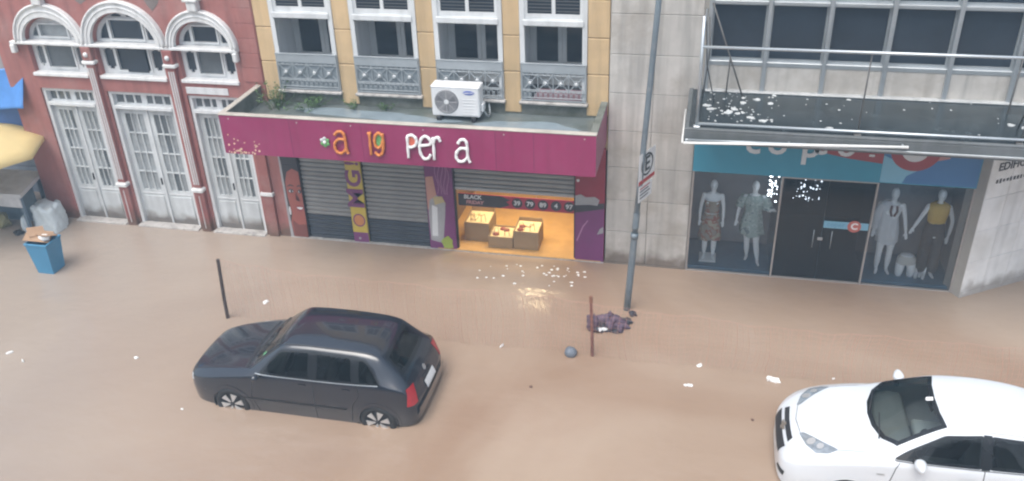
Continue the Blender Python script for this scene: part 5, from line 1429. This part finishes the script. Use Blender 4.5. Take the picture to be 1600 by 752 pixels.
class Car:
    def __init__(s, th, body, origin):
        s.t = th; s.o = Vector(origin); s.src = body
        bm = bmesh.new(); bm.from_mesh(body); s.bvh = BVHTree.FromBMesh(bm); bm.free()
        s.cuts = []
    def shell(s, poly, org, u, v, d, off=.003, step=.05, thick=0):
        """polygon in the plane org + a*u + b*v thrown along d on to the body; returns mesh in car space"""
        org, u, v, d = Vector(org), Vector(u), Vector(v), Vector(d).normalized()
        bm = bmesh.new()
        vs = [bm.verts.new((a, b2, 0)) for a, b2 in poly]
        bm.faces.new(vs)
        for ax in (0, 1):
            lo = min(p[ax] for p in poly); hi = max(p[ax] for p in poly)
            k = lo + step
            while k < hi:
                co = [0, 0, 0]; no = [0, 0, 0]; co[ax] = k; no[ax] = 1
                bmesh.ops.bisect_plane(bm, geom=bm.verts[:] + bm.edges[:] + bm.faces[:], plane_co=co, plane_no=no)
                k += step
        for q in bm.verts:
            p = org + u * q.co.x + v * q.co.y
            hit = s.bvh.ray_cast(p, d)
            if hit[0] is None:
                hit = s.bvh.find_nearest(p)
            nn_ = hit[1]
            if nn_.dot(d) > 0: nn_ = -nn_
            q.co = hit[0] + nn_ * off
        bmesh.ops.recalc_face_normals(bm, faces=bm.faces)
        nsum = sum((f_.normal.dot(d) * f_.calc_area() for f_ in bm.faces))
        if nsum > 0: bmesh.ops.reverse_faces(bm, faces=bm.faces)
        me = bpy.data.meshes.new('shell'); bm.to_mesh(me); bm.free()
        for p in me.polygons: p.use_smooth = True
        return me
    def ring(s, P, d, view, sg=1, off=.003):
        P = list(P); Q = shrink(P, d); n = len(P); v = []; f = []
        A, B = [], []
        for i in range(n):
            a0, a1, b0, b1 = Vector(P[i]), Vector(P[(i + 1) % n]), Vector(Q[i]), Vector(Q[(i + 1) % n])
            k = max(1, int((a1 - a0).length / .04))
            for j in range(k): A.append(a0.lerp(a1, j / k)); B.append(b0.lerp(b1, j / k))
        for lst in (A, B):
            for p in lst:
                o, dd = (Vector((p.x, p.y, 5)), Vector((0, 0, -1))) if view == 'top' else (Vector((p.x, sg * 3, p.y)), Vector((0, -sg, 0)))
                h = s.bvh.ray_cast(o, dd)
                nn_ = h[1] if h[1].dot(dd) < 0 else -h[1]
                v.append(h[0] + nn_ * off)
        m_ = len(A)
        f = [(i, (i + 1) % m_, m_ + (i + 1) % m_, m_ + i) for i in range(m_)]
        return MB().add(v, f).mesh('ring', True)
    def put(s, name, me, m, parent=None, smooth=True):
        me = me if isinstance(me, bpy.types.Mesh) else me.mesh(name)
        me.transform(Matrix.Translation(s.o))
        return link(name, me, m, parent or s.t, smooth=smooth)
    def side(s, poly, sgn_, off=.003, step=.05):
        return s.shell(poly, (0, sgn_ * 3, 0), (1, 0, 0), (0, 0, 1), (0, -sgn_, 0), off, step)
    def topdown(s, poly, off=.003, step=.05):
        return s.shell(poly, (0, 0, 5), (1, 0, 0), (0, 1, 0), (0, 0, -1), off, step)
    def front(s, poly, off=.003, step=.04, sg=1):
        return s.shell(poly, (-sg * 5 + (0 if sg > 0 else 0), 0, 0), (0, 1, 0), (0, 0, 1), (sg, 0, 0), off, step)
def inpoly(x, y, P):
    c = False; j = len(P) - 1
    for i in range(len(P)):
        if (P[i][1] > y) != (P[j][1] > y) and x < (P[j][0] - P[i][0]) * (y - P[i][1]) / (P[j][1] - P[i][1]) + P[i][0]: c = not c
        j = i
    return c
def shrink(P, d):
    n = len(P); A = sum(P[i][0] * P[(i + 1) % n][1] - P[(i + 1) % n][0] * P[i][1] for i in range(n)); sg = 1 if A > 0 else -1
    out = []
    for i in range(n):
        a, b2, c = Vector(P[i - 1]), Vector(P[i]), Vector(P[(i + 1) % n])
        e1 = (b2 - a).normalized(); e2 = (c - b2).normalized()
        n1 = Vector((-e1.y, e1.x)) * sg; n2 = Vector((-e2.y, e2.x)) * sg
        k = (n1 + n2); k = k / max(.3, k.length_squared) * 2
        out.append(tuple(b2 + k * d))
    return out
def cut_body(body, tests):
    bm = bmesh.new(); bm.from_mesh(body)
    dele = [f_ for f_ in bm.faces if any(all(t(v_.co, f_.normal) for v_ in f_.verts) for t in tests)]
    bmesh.ops.delete(bm, geom=dele, context='FACES')
    me = bpy.data.meshes.new('body'); bm.to_mesh(me); bm.free()
    return me
def ringshape(outer, inner): return outer + [outer[0]] + [inner[0]] + inner[:0:-1] if False else None
def round_poly(P, r=.04, k=4):
    out = []; n = len(P)
    for i in range(n):
        a, b2, c = Vector(P[i - 1]), Vector(P[i]), Vector(P[(i + 1) % n])
        d1 = min(r, (a - b2).length * .45); d2 = min(r, (c - b2).length * .45)
        p, q = b2 + (a - b2).normalized() * d1, b2 + (c - b2).normalized() * d2
        for j in range(k + 1):
            t = j / k
            out.append(tuple(p * (1 - t) ** 2 + b2 * 2 * t * (1 - t) + q * t * t))
    return out
m_tyre = mat('tyre_rubber', (.02, .02, .021), .7, var=.2)
m_rimd = mat('rim_dark', (.03, .03, .033), .5)
m_silver = mat('silver_spoke', (.55, .55, .55), .35, metal=.5, var=.05)
m_frit = mat('black_glass_edge', (.012, .013, .015), .15)
m_seat = mat('seat_fabric', (.10, .10, .105), .8, var=.15)
m_seatl = mat('grey_seat_fabric', (.42, .45, .45), .8, var=.1)
def wheel(car, x, ys, r, rim, nsp, hubz, double=True):
    """one wheel on side ys (-1 near)"""
    w = .19
    yc = ys
    s = 1 if ys > 0 else -1
    t = MB()
    prof = [(rim, -.0), (rim + .01, .012), (r - .05, .022), (r - .012, .012), (r, -.02), (r, -w + .04), (r - .02, -w + .01), (rim, -w)]
    t.lathe([(a, b2 * -s if False else b2) for a, b2 in prof], (0, 0, 0), 'y', 36)
    if s > 0: t.v = [(a, -b2, c) for a, b2, c in t.v]
    t.v = [(a + x, b2 + yc, c + hubz) for a, b2, c in t.v]
    wo = car.put('wheel', t.mesh('wheel', True), m_tyre)
    d = MB().lathe([(.001, -.02), (rim * .97, -.025), (rim, .0), (rim + .006, .004), (rim + .008, -.03)], (0, 0, 0), 'y', 36)
    if s > 0: d.v = [(a, -b2, c) for a, b2, c in d.v]
    d.v = [(a + x, b2 + yc, c + hubz) for a, b2, c in d.v]
    car.put('rim', d.mesh('rim', True), m_rimd, wo)
    for i in range(nsp):
        a = 2 * PI * i / nsp + .25
        r0, r1 = rim * .22, rim * .96
        q = [(r0 * math.cos(a - .18), r0 * math.sin(a - .18)), (r1 * math.cos(a - .27), r1 * math.sin(a - .27)), (r1 * math.cos(a + .27), r1 * math.sin(a + .27)), (r0 * math.cos(a + .18), r0 * math.sin(a + .18))]
        sp = MB().prism(q, -.012 if s < 0 else .0, .0 if s < 0 else .012)
        sp.v = [(p_[0] + x, p_[1] + yc + (.006 if s > 0 else -.006), p_[2] + hubz) for p_ in sp.v]
        car.put('spoke', sp, m_silver, wo, smooth=False)
    h = MB().lathe([(.001, .012), (.022, .011), (.03, .0)], (0, 0, 0), 'y', 14)
    if s > 0: h.v = [(a, -b2, c) for a, b2, c in h.v]
    h.v = [(a + x, b2 + yc, c + hubz) for a, b2, c in h.v]
    car.put('hub_cap', h.mesh('hub', True), m_rimd, wo)
def arch_lip(car, x, hubz, R, sg, m):
    q = arc(x, hubz, R + .03, R + .03, -20, 200, 28) + arc(x, hubz, R - .035, R - .035, 200, -20, 28)
    car.put('arch_lip', car.side(q, sg, .005, .06), m)
    wb = MB()
    pts = arc(x, hubz, R - .01, R - .01, -40, 220, 24)
    v = []
    y0, y1 = sg * .78, sg * .45
    for a, b2 in pts: v += [(a, y0 * car.wk, b2), (a, y1, b2)]
    f = [(2 * i, 2 * i + 1, 2 * i + 3, 2 * i + 2) for i in range(len(pts) - 1)]
    wb.add(v, f)
    k = len(wb.v)
    wb.add([(a, y1, b2) for a, b2 in pts], [tuple(range(len(pts)))])
    car.put('wheel_well', wb, m_black)
def strip(car, pts, sg, w=.011, m=None, name='panel_gap', off=.0015, view='side'):
    """thin dark line along pts thrown on the body"""
    P = [Vector(p) for p in pts]
    L, R = [], []
    for i, p in enumerate(P):
        t = (P[min(i + 1, len(P) - 1)] - P[max(i - 1, 0)]).normalized(); n_ = Vector((-t.y, t.x))
        L.append(tuple(p + n_ * w / 2)); R.append(tuple(p - n_ * w / 2))
    poly = L + R[::-1]
    me = car.side(poly, sg, off, .04) if view == 'side' else (car.topdown(poly, off, .04) if view == 'top' else car.front(poly, off, .04, sg))
    return car.put(name, me, m or m_black)
def seat(car, x, y, z, m, par=None):
    b = MB().box(x - .25, x + .25, y - .23, y + .23, z, z + .14, .04)
    b.add(*(lambda q: ([(p_[0] + (p_[2] - z) * .35, p_[1], p_[2]) for p_ in q.v], q.f))(MB().box(x + .18, x + .30, y - .23, y + .23, z + .1, z + .62, .04)))
    st_ = car.put('seat', b.mesh('seat', True), m, par)
    car.put('headrest', MB().ell((x + .47, y, z + .74), (.06, .13, .10), 12, 8), m, st_)

# ------------------------------------------------------------------ dark hatchback
m_navy = mat('black_blue_car_paint', (.008, .012, .021), .22, var=.05, spec=.5, coat=1.0)
m_tint = glass('tinted_car_glass', (.14, .16, .16), 1.5, .02, .9)
m_wsg = glass('windscreen_glass', (.55, .60, .57), 1.55, .02, .95)
bc = thing('parked_car', 'dark blue black hatchback standing in the flood, seen from its left', 'car', (-5.6, 10.33, -.17))
#      x    zr   wr   zm   wm   zb   wb   ze   wt   zf   wf   zc
ST = [(0.00, .26, .46, .46, .50, .58, .47, .64, .40, .655, .22, .66),
      (0.05, .22, .60, .46, .64, .62, .60, .68, .50, .70, .28, .71),
      (0.22, .18, .70, .48, .75, .67, .71, .74, .58, .765, .32, .775),
      (0.60, .17, .755, .50, .80, .76, .76, .825, .63, .85, .34, .86),
      (0.98, .17, .765, .50, .815, .835, .775, .885, .65, .915, .36, .925),
      (1.14, .17, .765, .50, .815, .86, .78, .915, .66, .955, .36, .965),
      (1.42, .17, .765, .50, .815, .875, .78, 1.14, .60, 1.19, .34, 1.20),
      (1.68, .17, .765, .50, .815, .885, .78, 1.325, .555, 1.385, .32, 1.40),
      (2.00, .17, .765, .50, .815, .89, .78, 1.35, .555, 1.41, .32, 1.43),
      (2.60, .17, .765, .50, .815, .90, .78, 1.345, .55, 1.40, .32, 1.42),
      (3.04, .17, .765, .50, .81, .905, .775, 1.33, .545, 1.375, .32, 1.39),
      (3.22, .18, .76, .50, .80, .91, .77, 1.27, .54, 1.305, .32, 1.315),
      (3.46, .20, .745, .50, .79, .90, .755, 1.06, .56, 1.08, .32, 1.085),
      (3.60, .22, .72, .50, .765, .86, .73, .925, .57, .94, .32, .945),
      (3.68, .24, .70, .48, .745, .72, .70, .80, .56, .815, .32, .82),
      (3.75, .26, .64, .46, .69, .58, .65, .64, .53, .65, .30, .655),
      (3.79, .28, .54, .44, .58, .54, .56, .57, .46, .575, .28, .578)]
CR = {('row', 3): .38, ('row', 2): .5, ('st', 5): .35, ('st', 7): .35, ('st', 11): .4, ('st', 13): .45}
body = make_body(ST, CR, 4)
CXO = (-7.56, 10.33, -.195)
car = Car(bc, body, CXO); car.wk = 1.0
FW, RW, HZ, R_ = .79, 3.17, .285, .325
sw = [round_poly([(1.30, .915), (1.66, 1.285), (2.14, 1.315), (2.16, .92)], .05), round_poly([(2.23, .92), (2.22, 1.315), (2.80, 1.295), (2.84, .93)], .05), round_poly([(2.90, .93), (2.87, 1.285), (3.02, 1.265), (3.26, .97), (3.24, .935)], .04)]
ws = [(1.20, -.56), (1.13, -.3), (1.11, 0), (1.13, .3), (1.20, .56), (1.645, .475), (1.61, .25), (1.60, 0), (1.61, -.25), (1.645, -.475)]
rw = [(3.26, -.44), (3.25, 0), (3.26, .44), (3.535, .50), (3.555, .25), (3.56, 0), (3.555, -.25), (3.535, -.50)]
tests = []
for P in sw:
    q = shrink(P, .018); tests.append(lambda c, n, q=q: abs(c.y) > .45 and inpoly(c.x, c.z, q))
qws = shrink(ws, .03); qrw = shrink(rw, .03)
tests.append(lambda c, n: c.z > .9 and inpoly(c.x, c.y, qws))
tests.append(lambda c, n: c.z > .85 and inpoly(c.x, c.y, qrw))
for wx in (FW, RW): tests.append(lambda c, n, wx=wx: abs(c.y) > .5 and (c.x - wx) ** 2 + (c.z - HZ) ** 2 < (R_ - .012) ** 2)
car.put('body', cut_body(body, tests), m_navy)
for sg in (-1, 1):
    for P in sw:
        car.put('side_window', car.side(P, sg, .002), m_tint)
        car.put('window_seal', car.ring(P, .03, 'side', sg), m_frit)
    for wx in (FW, RW): arch_lip(car, wx, HZ, R_, sg, m_navy); wheel(car, wx, sg * .775, .285, .195, 6, HZ)
    strip(car, [(1.24, .20), (1.16, .5), (1.22, .88)], sg); strip(car, [(2.19, .2), (2.20, .9)], sg); strip(car, [(2.90, .93), (2.92, .75), (2.80, .55), (2.76, .25)], sg)
    strip(car, [(1.26, .905), (1.7, .91), (2.2, .915), (2.6, .92), (2.95, .93), (3.22, .94)], sg, .014, m_steel, 'belt_strip', .006)  # pale strip painting the glossy highlight along the belt line
    car.put('door_pillar', car.side([(2.14, .92), (2.25, .92), (2.24, 1.318), (2.12, 1.318)], sg, .0035), m_frit)
    car.put('door_pillar', car.side([(2.81, .93), (2.92, .93), (2.89, 1.29), (2.78, 1.30)], sg, .0035), m_frit)
    strip(car, [(.95, .46), (2.7, .47)], sg, .03, m_black, 'side_moulding', .006)
    for hx in (2.02, 2.72):
        car.put('door_handle', car.side(round_poly(rect(hx - .07, hx + .06, .80, .835), .015), sg, .012), m_navy)
    mr = MB().ell((1.32, sg * .87, .93), (.05, .075, .055), 12, 8)
    if sg < 0: mo = car.put('mirror', mr, m_navy)
    if sg < 0: car.put('mirror_stalk', MB().tube([(1.31, sg * .77, .89), (1.32, sg * .82, .92)], .025, 8), m_black, mo)
    # lights
    hl = car.front([(sg * .36, .56), (sg * .60, .54), (sg * .66, .58), (sg * .62, .645), (sg * .38, .63)], .004, .03)
    car.put('headlight', hl, mat('headlight_lens', (.55, .58, .60), .12, var=.2, scale=20, spec=.8))
    tl = car.shell([(-.10, .60), (.10, .60), (.12, .84), (-.06, .86)], (3.7 + 1.2, sg * (.66 + 1.2), 0), Vector((-1, sg, 0)).normalized() * -1 if sg < 0 else Vector((-1, 1, 0)).normalized(), (0, 0, 1), (-1, -sg, 0), .005, .03)
    car.put('tail_light', tl, mat('red_tail_lens', (.36, .012, .02), .15, var=.2, scale=15, spec=.8))
car.put('windscreen', car.topdown(ws, .002), m_wsg)
car.put('windscreen_seal', car.ring(ws, .05, 'top'), m_frit)
car.put('rear_window', car.topdown(rw, .002), m_tint)
car.put('rear_seal', car.ring(rw, .045, 'top'), m_frit)
car.put('grille', car.front(rect(-.30, .30, .555, .62), .004), m_black)
car.put('front_plate', car.front(rect(-.2, .2, .36, .46), .012), m_printw)
car.put('rear_bumper', car.front([(-.62, .40), (.62, .40), (.62, .52), (-.62, .52)], .018, .05, -1) if False else car.shell([(-.62, .36), (.62, .36), (.62, .52), (-.62, .52)], (9, 0, 0), (0, 1, 0), (0, 0, 1), (-1, 0, 0), .03, .05), m_navy)
rp_ = car.put('rear_plate', car.shell([(-.20, .565), (.20, .565), (.20, .685), (-.20, .685)], (9, 0, 0), (0, 1, 0), (0, 0, 1), (-1, 0, 0), .014, .05), m_printw)
car.put('plate_frame', car.shell(rect(-.20, .20, .565, .58), (9, 0, 0), (0, 1, 0), (0, 0, 1), (-1, 0, 0), .017, .1), m_steel, rp_)
car.put('rear_emblem', car.shell(arc(0, .80, .045, .045, 0, 345, 16), (9, 0, 0), (0, 1, 0), (0, 0, 1), (-1, 0, 0), .006, .05), m_steel)
car.put('hatch_handle', car.shell(rect(-.16, .16, .715, .745), (9, 0, 0), (0, 1, 0), (0, 0, 1), (-1, 0, 0), .01, .05), m_black)
strip(car, [(1.02, -.62), (.55, -.55), (.14, -.46)], 1, .007, view='top'); strip(car, [(1.02, .62), (.55, .55), (.14, .46)], 1, .007, view='top')
strip(car, [(1.06, -.62), (1.02, 0), (1.06, .62)], 1, .05, m_black, 'cowl', view='top')
strip(car, [(1.70, -.50), (2.4, -.515), (3.1, -.50)], 1, .016, m_black, 'roof_gutter', view='top'); strip(car, [(1.70, .50), (2.4, .515), (3.1, .50)], 1, .016, m_black, 'roof_gutter', view='top')
for y0 in (-.35, .15):
    a_1 = car.bvh.ray_cast(Vector((1.08, y0, 4)), Vector((0, 0, -1)))[0]; b_1 = car.bvh.ray_cast(Vector((1.30, y0 + .38, 4)), Vector((0, 0, -1)))[0]
    car.put('wiper', MB().tube([a_1 + Vector((0, 0, .02)), (a_1 + b_1) / 2 + Vector((0, 0, .03)), b_1 + Vector((0, 0, .015))], .009, 5), m_black)
car.put('dashboard', MB().box(1.22, 1.55, -.62, .62, .62, .92, .05).mesh('d', True), mat('dash_plastic', (.16, .17, .165), .6, var=.15))
car.put('cabin_floor', MB().box(1.0, 3.5, -.66, .66, .28, .34).mesh('d'), m_black)
for y0 in (-.34, .34): seat(car, 1.95, y0, .42, m_seat)
car.put('rear_bench', MB().box(2.65, 3.0, -.58, .58, .4, .60, .05).box(2.95, 3.12, -.58, .58, .5, 1.0, .05).mesh('d', True), m_seat)
car.put('steering_wheel', MB().tube([(1.66 + .08 * math.sin(a) * .5, -.34 + .18 * math.cos(a), .90 + .17 * math.sin(a)) for a in [2 * PI * i / 20 for i in range(21)]], .014, 6), m_black)
car.put('permit_sticker', car.topdown([(1.30, -.50), (1.36, -.50), (1.36, -.44), (1.30, -.44)], .005), mat('green_sticker', (.08, .35, .15), .5))

# ------------------------------------------------------------------ white saloon
m_whitecar = mat('white_car_paint', (.66, .70, .74), .28, var=.01, spec=.5, coat=.7)
wc = thing('parked_car', 'white saloon car entering at the right edge of the flood', 'car', (3.6, 9.95, -.17))
#      x    zr   wr   zm   wm   zb   wb   ze   wt   zf   wf   zc
SW2 = [(0.00, .24, .40, .38, .44, .46, .42, .51, .36, .525, .20, .53),
       (0.05, .20, .58, .42, .61, .55, .58, .62, .48, .645, .26, .655),
       (0.18, .17, .71, .46, .745, .64, .70, .725, .55, .765, .31, .78),
       (0.30, .17, .765, .49, .80, .71, .77, .80, .60, .845, .33, .86),
       (0.55, .17, .815, .52, .85, .80, .82, .895, .66, .94, .36, .955),
       (0.95, .17, .825, .52, .865, .88, .84, .955, .70, 1.00, .38, 1.015),
       (1.18, .17, .825, .52, .865, .91, .845, .985, .70, 1.045, .40, 1.065),
       (1.55, .17, .825, .52, .865, .935, .84, 1.20, .64, 1.28, .38, 1.295),
       (1.98, .17, .825, .52, .865, .95, .835, 1.385, .585, 1.45, .35, 1.465),
       (2.40, .17, .825, .52, .865, .965, .83, 1.42, .575, 1.485, .34, 1.50),
       (2.90, .17, .825, .52, .865, .98, .83, 1.40, .56, 1.46, .34, 1.475),
       (3.30, .17, .825, .52, .865, .99, .825, 1.30, .55, 1.345, .34, 1.36),
       (3.72, .18, .82, .52, .86, .99, .81, 1.09, .58, 1.12, .35, 1.13),
       (4.10, .20, .80, .52, .835, .96, .77, 1.03, .58, 1.05, .34, 1.055),
       (4.34, .24, .74, .50, .77, .86, .72, .98, .54, 1.0, .32, 1.005),
       (4.42, .26, .66, .48, .69, .66, .66, .74, .50, .76, .30, .765)]
CR2 = {('row', 3): .40, ('row', 2): .5, ('st', 6): .3, ('st', 8): .3}
body2 = make_body(SW2, CR2, 4)
car2 = Car(wc, body2, (1.36, 10.05, -.165)); car2.wk = 1.05
FW, RW, HZ, R_ = .88, 3.48, .30, .345
sw = [round_poly([(1.36, .985), (1.52, 1.09), (1.95, 1.325), (2.40, 1.375), (2.40, 1.005)], .05), round_poly([(2.47, 1.01), (2.47, 1.375), (3.0, 1.345), (3.25, 1.235), (3.22, 1.03)], .05)]
ws = [(1.40, -.66), (1.24, -.50), (1.15, -.25), (1.125, 0), (1.15, .25), (1.24, .50), (1.40, .66), (1.97, .525), (1.92, .28), (1.905, 0), (1.92, -.28), (1.97, -.525)]
rw = [(3.25, -.46), (3.22, 0), (3.25, .46), (3.66, .54), (3.70, 0), (3.66, -.54)]
tests = []
for P in sw:
    q = shrink(P, .018); tests.append(lambda c, n, q=q: abs(c.y) > .5 and inpoly(c.x, c.z, q))
qws2 = shrink(ws, .03); qrw2 = shrink(rw, .03)
tests.append(lambda c, n: c.z > .95 and inpoly(c.x, c.y, qws2))
tests.append(lambda c, n: c.z > .95 and inpoly(c.x, c.y, qrw2))
for wx in (FW, RW): tests.append(lambda c, n, wx=wx: abs(c.y) > .55 and (c.x - wx) ** 2 + (c.z - HZ) ** 2 < (R_ - .012) ** 2)
car2.put('body', cut_body(body2, tests), m_whitecar)
m_lens = mat('clear_headlight', (.22, .25, .28), .1, var=.45, scale=18, spec=.9)
for sg in (-1, 1):
    for P in sw:
        car2.put('side_window', car2.side(P, sg, .002), m_tint)
        car2.put('window_seal', car2.ring(P, .03, 'side', sg), m_frit)
    for wx in (FW, RW): arch_lip(car2, wx, HZ, R_, sg, m_whitecar); wheel(car2, wx, sg * .80, .30, .215, 5, HZ)
    strip(car2, [(1.36, .20), (1.34, .6), (1.40, .90), (1.44, .96)], sg); strip(car2, [(2.44, .2), (2.43, 1.0)], sg); strip(car2, [(3.24, 1.0), (3.2, .8), (3.05, .5), (3.0, .25)], sg)
    strip(car2, [(1.38, .975), (1.9, .985), (2.43, .995), (3.2, 1.02)], sg, .010, m_black, 'belt_strip', .005)
    car2.put('door_pillar', car2.side([(2.385, 1.0), (2.485, 1.005), (2.485, 1.38), (2.385, 1.38)], sg, .0035), m_frit)
    car2.put('mirror_triangle', car2.side([(1.37, .985), (1.50, .99), (1.60, 1.11)], sg, .006), m_black)
    for hx in (2.25, 3.02):
        car2.put('door_handle', car2.side(round_poly(rect(hx - .1, hx + .08, .87, .905), .015), sg, .014), m_whitecar)
    mo = car2.put('mirror', MB().add(*(lambda q: ([(1.655 + (x_ - 1.655) * (1 - .45 * max(0, (abs(y_) - .86) / .18)), y_, z_) for x_, y_, z_ in q.v], q.f))(lump((1.655, sg * .925, 1.045), (.085, .115, .07), 9, 22, 14, .0))), m_whitecar)
    car2.put('mirror_stalk', MB().tube([(1.62, sg * .78, .99), (1.64, sg * .90, 1.02)], .035, 8), m_black, mo)
    hl = car2.topdown(round_poly([(.255, sg * .29), (.30, sg * .285), (.52, sg * .50), (.72, sg * .655), (.60, sg * .70), (.44, sg * .67), (.33, sg * .52)], .03), .004, .03)
    ho2 = car2.put('headlight', hl, m_lens)
    for hx, hy, hr in ((.395, .475, .055), (.50, .575, .045)):
        car2.put('lamp_bowl', car2.topdown(arc(hx, sg * hy, hr, hr, 0, 345, 14), .008, .05), m_silver, ho2)
    fgp = car2.front([(sg * .40, .32), (sg * .62, .33), (sg * .64, .42), (sg * .46, .41)], .004, .03)
    car2.put('fog_lamp_recess', fgp, m_black)
    strip(car2, [(1.10, sg * .69), (.7, sg * .655), (.36, sg * .50), (.27, sg * .28)], 1, .007, view='top')
    car2.put('side_badge', car2.side(rect(1.18, 1.28, .76, .785), sg, .005), m_steel)
car2.put('windscreen', car2.topdown(ws, .002), glass('clear_windscreen_glass', (.74, .80, .80), 1.5, .02, .95))
car2.put('windscreen_seal', car2.ring(ws, .055, 'top'), m_frit)
car2.put('rear_window', car2.topdown(rw, .002), m_tint)
car2.put('rear_seal', car2.ring(rw, .045, 'top'), m_frit)
car2.put('upper_grille', car2.front([(-.36, .695), (.36, .695), (.33, .75), (-.33, .75)], .004), m_black)
car2.put('lower_grille', car2.front([(-.36, .50), (.36, .50), (.40, .655), (-.40, .655)], .004), m_black)
car2.put('grille_bar', car2.front(rect(-.40, .40, .66, .69), .008), m_whitecar)
em = car2.front([(x_, z_ + .027) for x_, z_ in [(-.11, .665), (-.035, .665), (-.035, .69), (.035, .69), (.035, .665), (.11, .665), (.085, .63), (.035, .63), (.035, .605), (-.035, .605), (-.035, .63), (-.085, .63)]], .012, .05)
car2.put('front_emblem', em, mat('dull_emblem', (.30, .27, .22), .3, metal=.5))
car2.put('front_plate', car2.front(rect(-.2, .2, .40, .49), .014), m_printw)
strip(car2, [(.27, -.28), (.23, 0), (.27, .28)], 1, .007, view='top')
for y0 in (-.5, .05):
    a_1 = car2.bvh.ray_cast(Vector((1.15 + .12 * abs(y0), y0, 4)), Vector((0, 0, -1)))[0]; b_1 = car2.bvh.ray_cast(Vector((1.26, y0 + .45, 4)), Vector((0, 0, -1)))[0]
    car2.put('wiper', MB().tube([a_1 + Vector((0, 0, .015)), (a_1 + b_1) / 2 + Vector((0, 0, .03)), b_1 + Vector((0, 0, .012))], .009, 5), m_black)
car2.put('dashboard', MB().box(1.20, 1.68, -.68, .68, .66, .98, .06).mesh('d', True), mat('dash_plastic', (.16, .17, .165), .6, var=.15))
car2.put('cabin_floor', MB().box(1.0, 3.7, -.7, .7, .28, .34).mesh('d'), m_black)
for y0 in (-.37, .37): seat(car2, 2.10, y0, .44, m_seatl)
car2.put('rear_bench', MB().box(2.85, 3.2, -.6, .6, .42, .62, .05).box(3.15, 3.32, -.6, .6, .5, 1.05, .05).mesh('d', True), m_seatl)
car2.put('steering_wheel', MB().tube([(1.78 + .08 * math.sin(a) * .5, -.37 + .18 * math.cos(a), .96 + .17 * math.sin(a)) for a in [2 * PI * i / 20 for i in range(21)]], .014, 6), m_black)
car2.put('inner_mirror', MB().box(1.86, 1.89, -.11, .11, 1.27, 1.33, .012).mesh('d', True), m_black)
car2.put('permit_card', car2.topdown([(1.80, -.03), (1.88, -.05), (1.89, .02), (1.81, .04)], .006), m_white)
strip(car2, [(1.96, -.56), (2.5, -.56), (3.2, -.53)], 1, .010, m_joint, 'roof_gutter', view='top'); strip(car2, [(1.96, .56), (2.5, .56), (3.2, .53)], 1, .010, m_joint, 'roof_gutter', view='top')

# ================================================================== unseen building behind the viewpoint, put in to shape the light
ob_ = thing('unseen_opposite_building', 'unseen grey building across the flooded street, kept low to shape the light', 'building', (0, -3.2, 0))
oh = [rect(-20 + i * 2.6, -18.6 + i * 2.6, z, z + 1.6) for i in range(16) for z in (.6, 3.6)]
wl_ = plate_mesh(rect(-22, 23, -.3, 6.4), oh, 0, .3)
wl_.transform(Matrix(((-1, 0, 0, 0), (0, -1, 0, -3.0), (0, 0, 1, 0), (0, 0, 0, 1))))
link('wall', wl_, mat('unseen_building_plaster', (.36, .36, .36), .8, var=.12, streak=.3), ob_)
for q in oh:
    MB().box(-q[1][0], -q[0][0], -3.22, -3.2, q[0][1], q[2][1]).build('pane', m_pane, ob_)
# ================================================================== haze added for the window pane's milky veil
hz = MB().box(-60, 60, -40, 60, -1.2, 10.5).mesh('haze')
o = link('haze', hz, None)
hm = bpy.data.materials.new('pane_veil'); hm.use_nodes = True
n, l = hm.node_tree.nodes, hm.node_tree.links
n.clear()
ho_ = n.new('ShaderNodeOutputMaterial'); pv = n.new('ShaderNodeVolumePrincipled')
pv.inputs['Color'].default_value = (.58, .80, 1.0, 1); pv.inputs['Density'].default_value = 0.005
l.new(pv.outputs[0], ho_.inputs['Volume'])
o.data.materials.append(hm)
o['kind'] = 'stuff'
tag(o, 'thin pale haze over the flooded street, added as the window pane veil', 'haze')
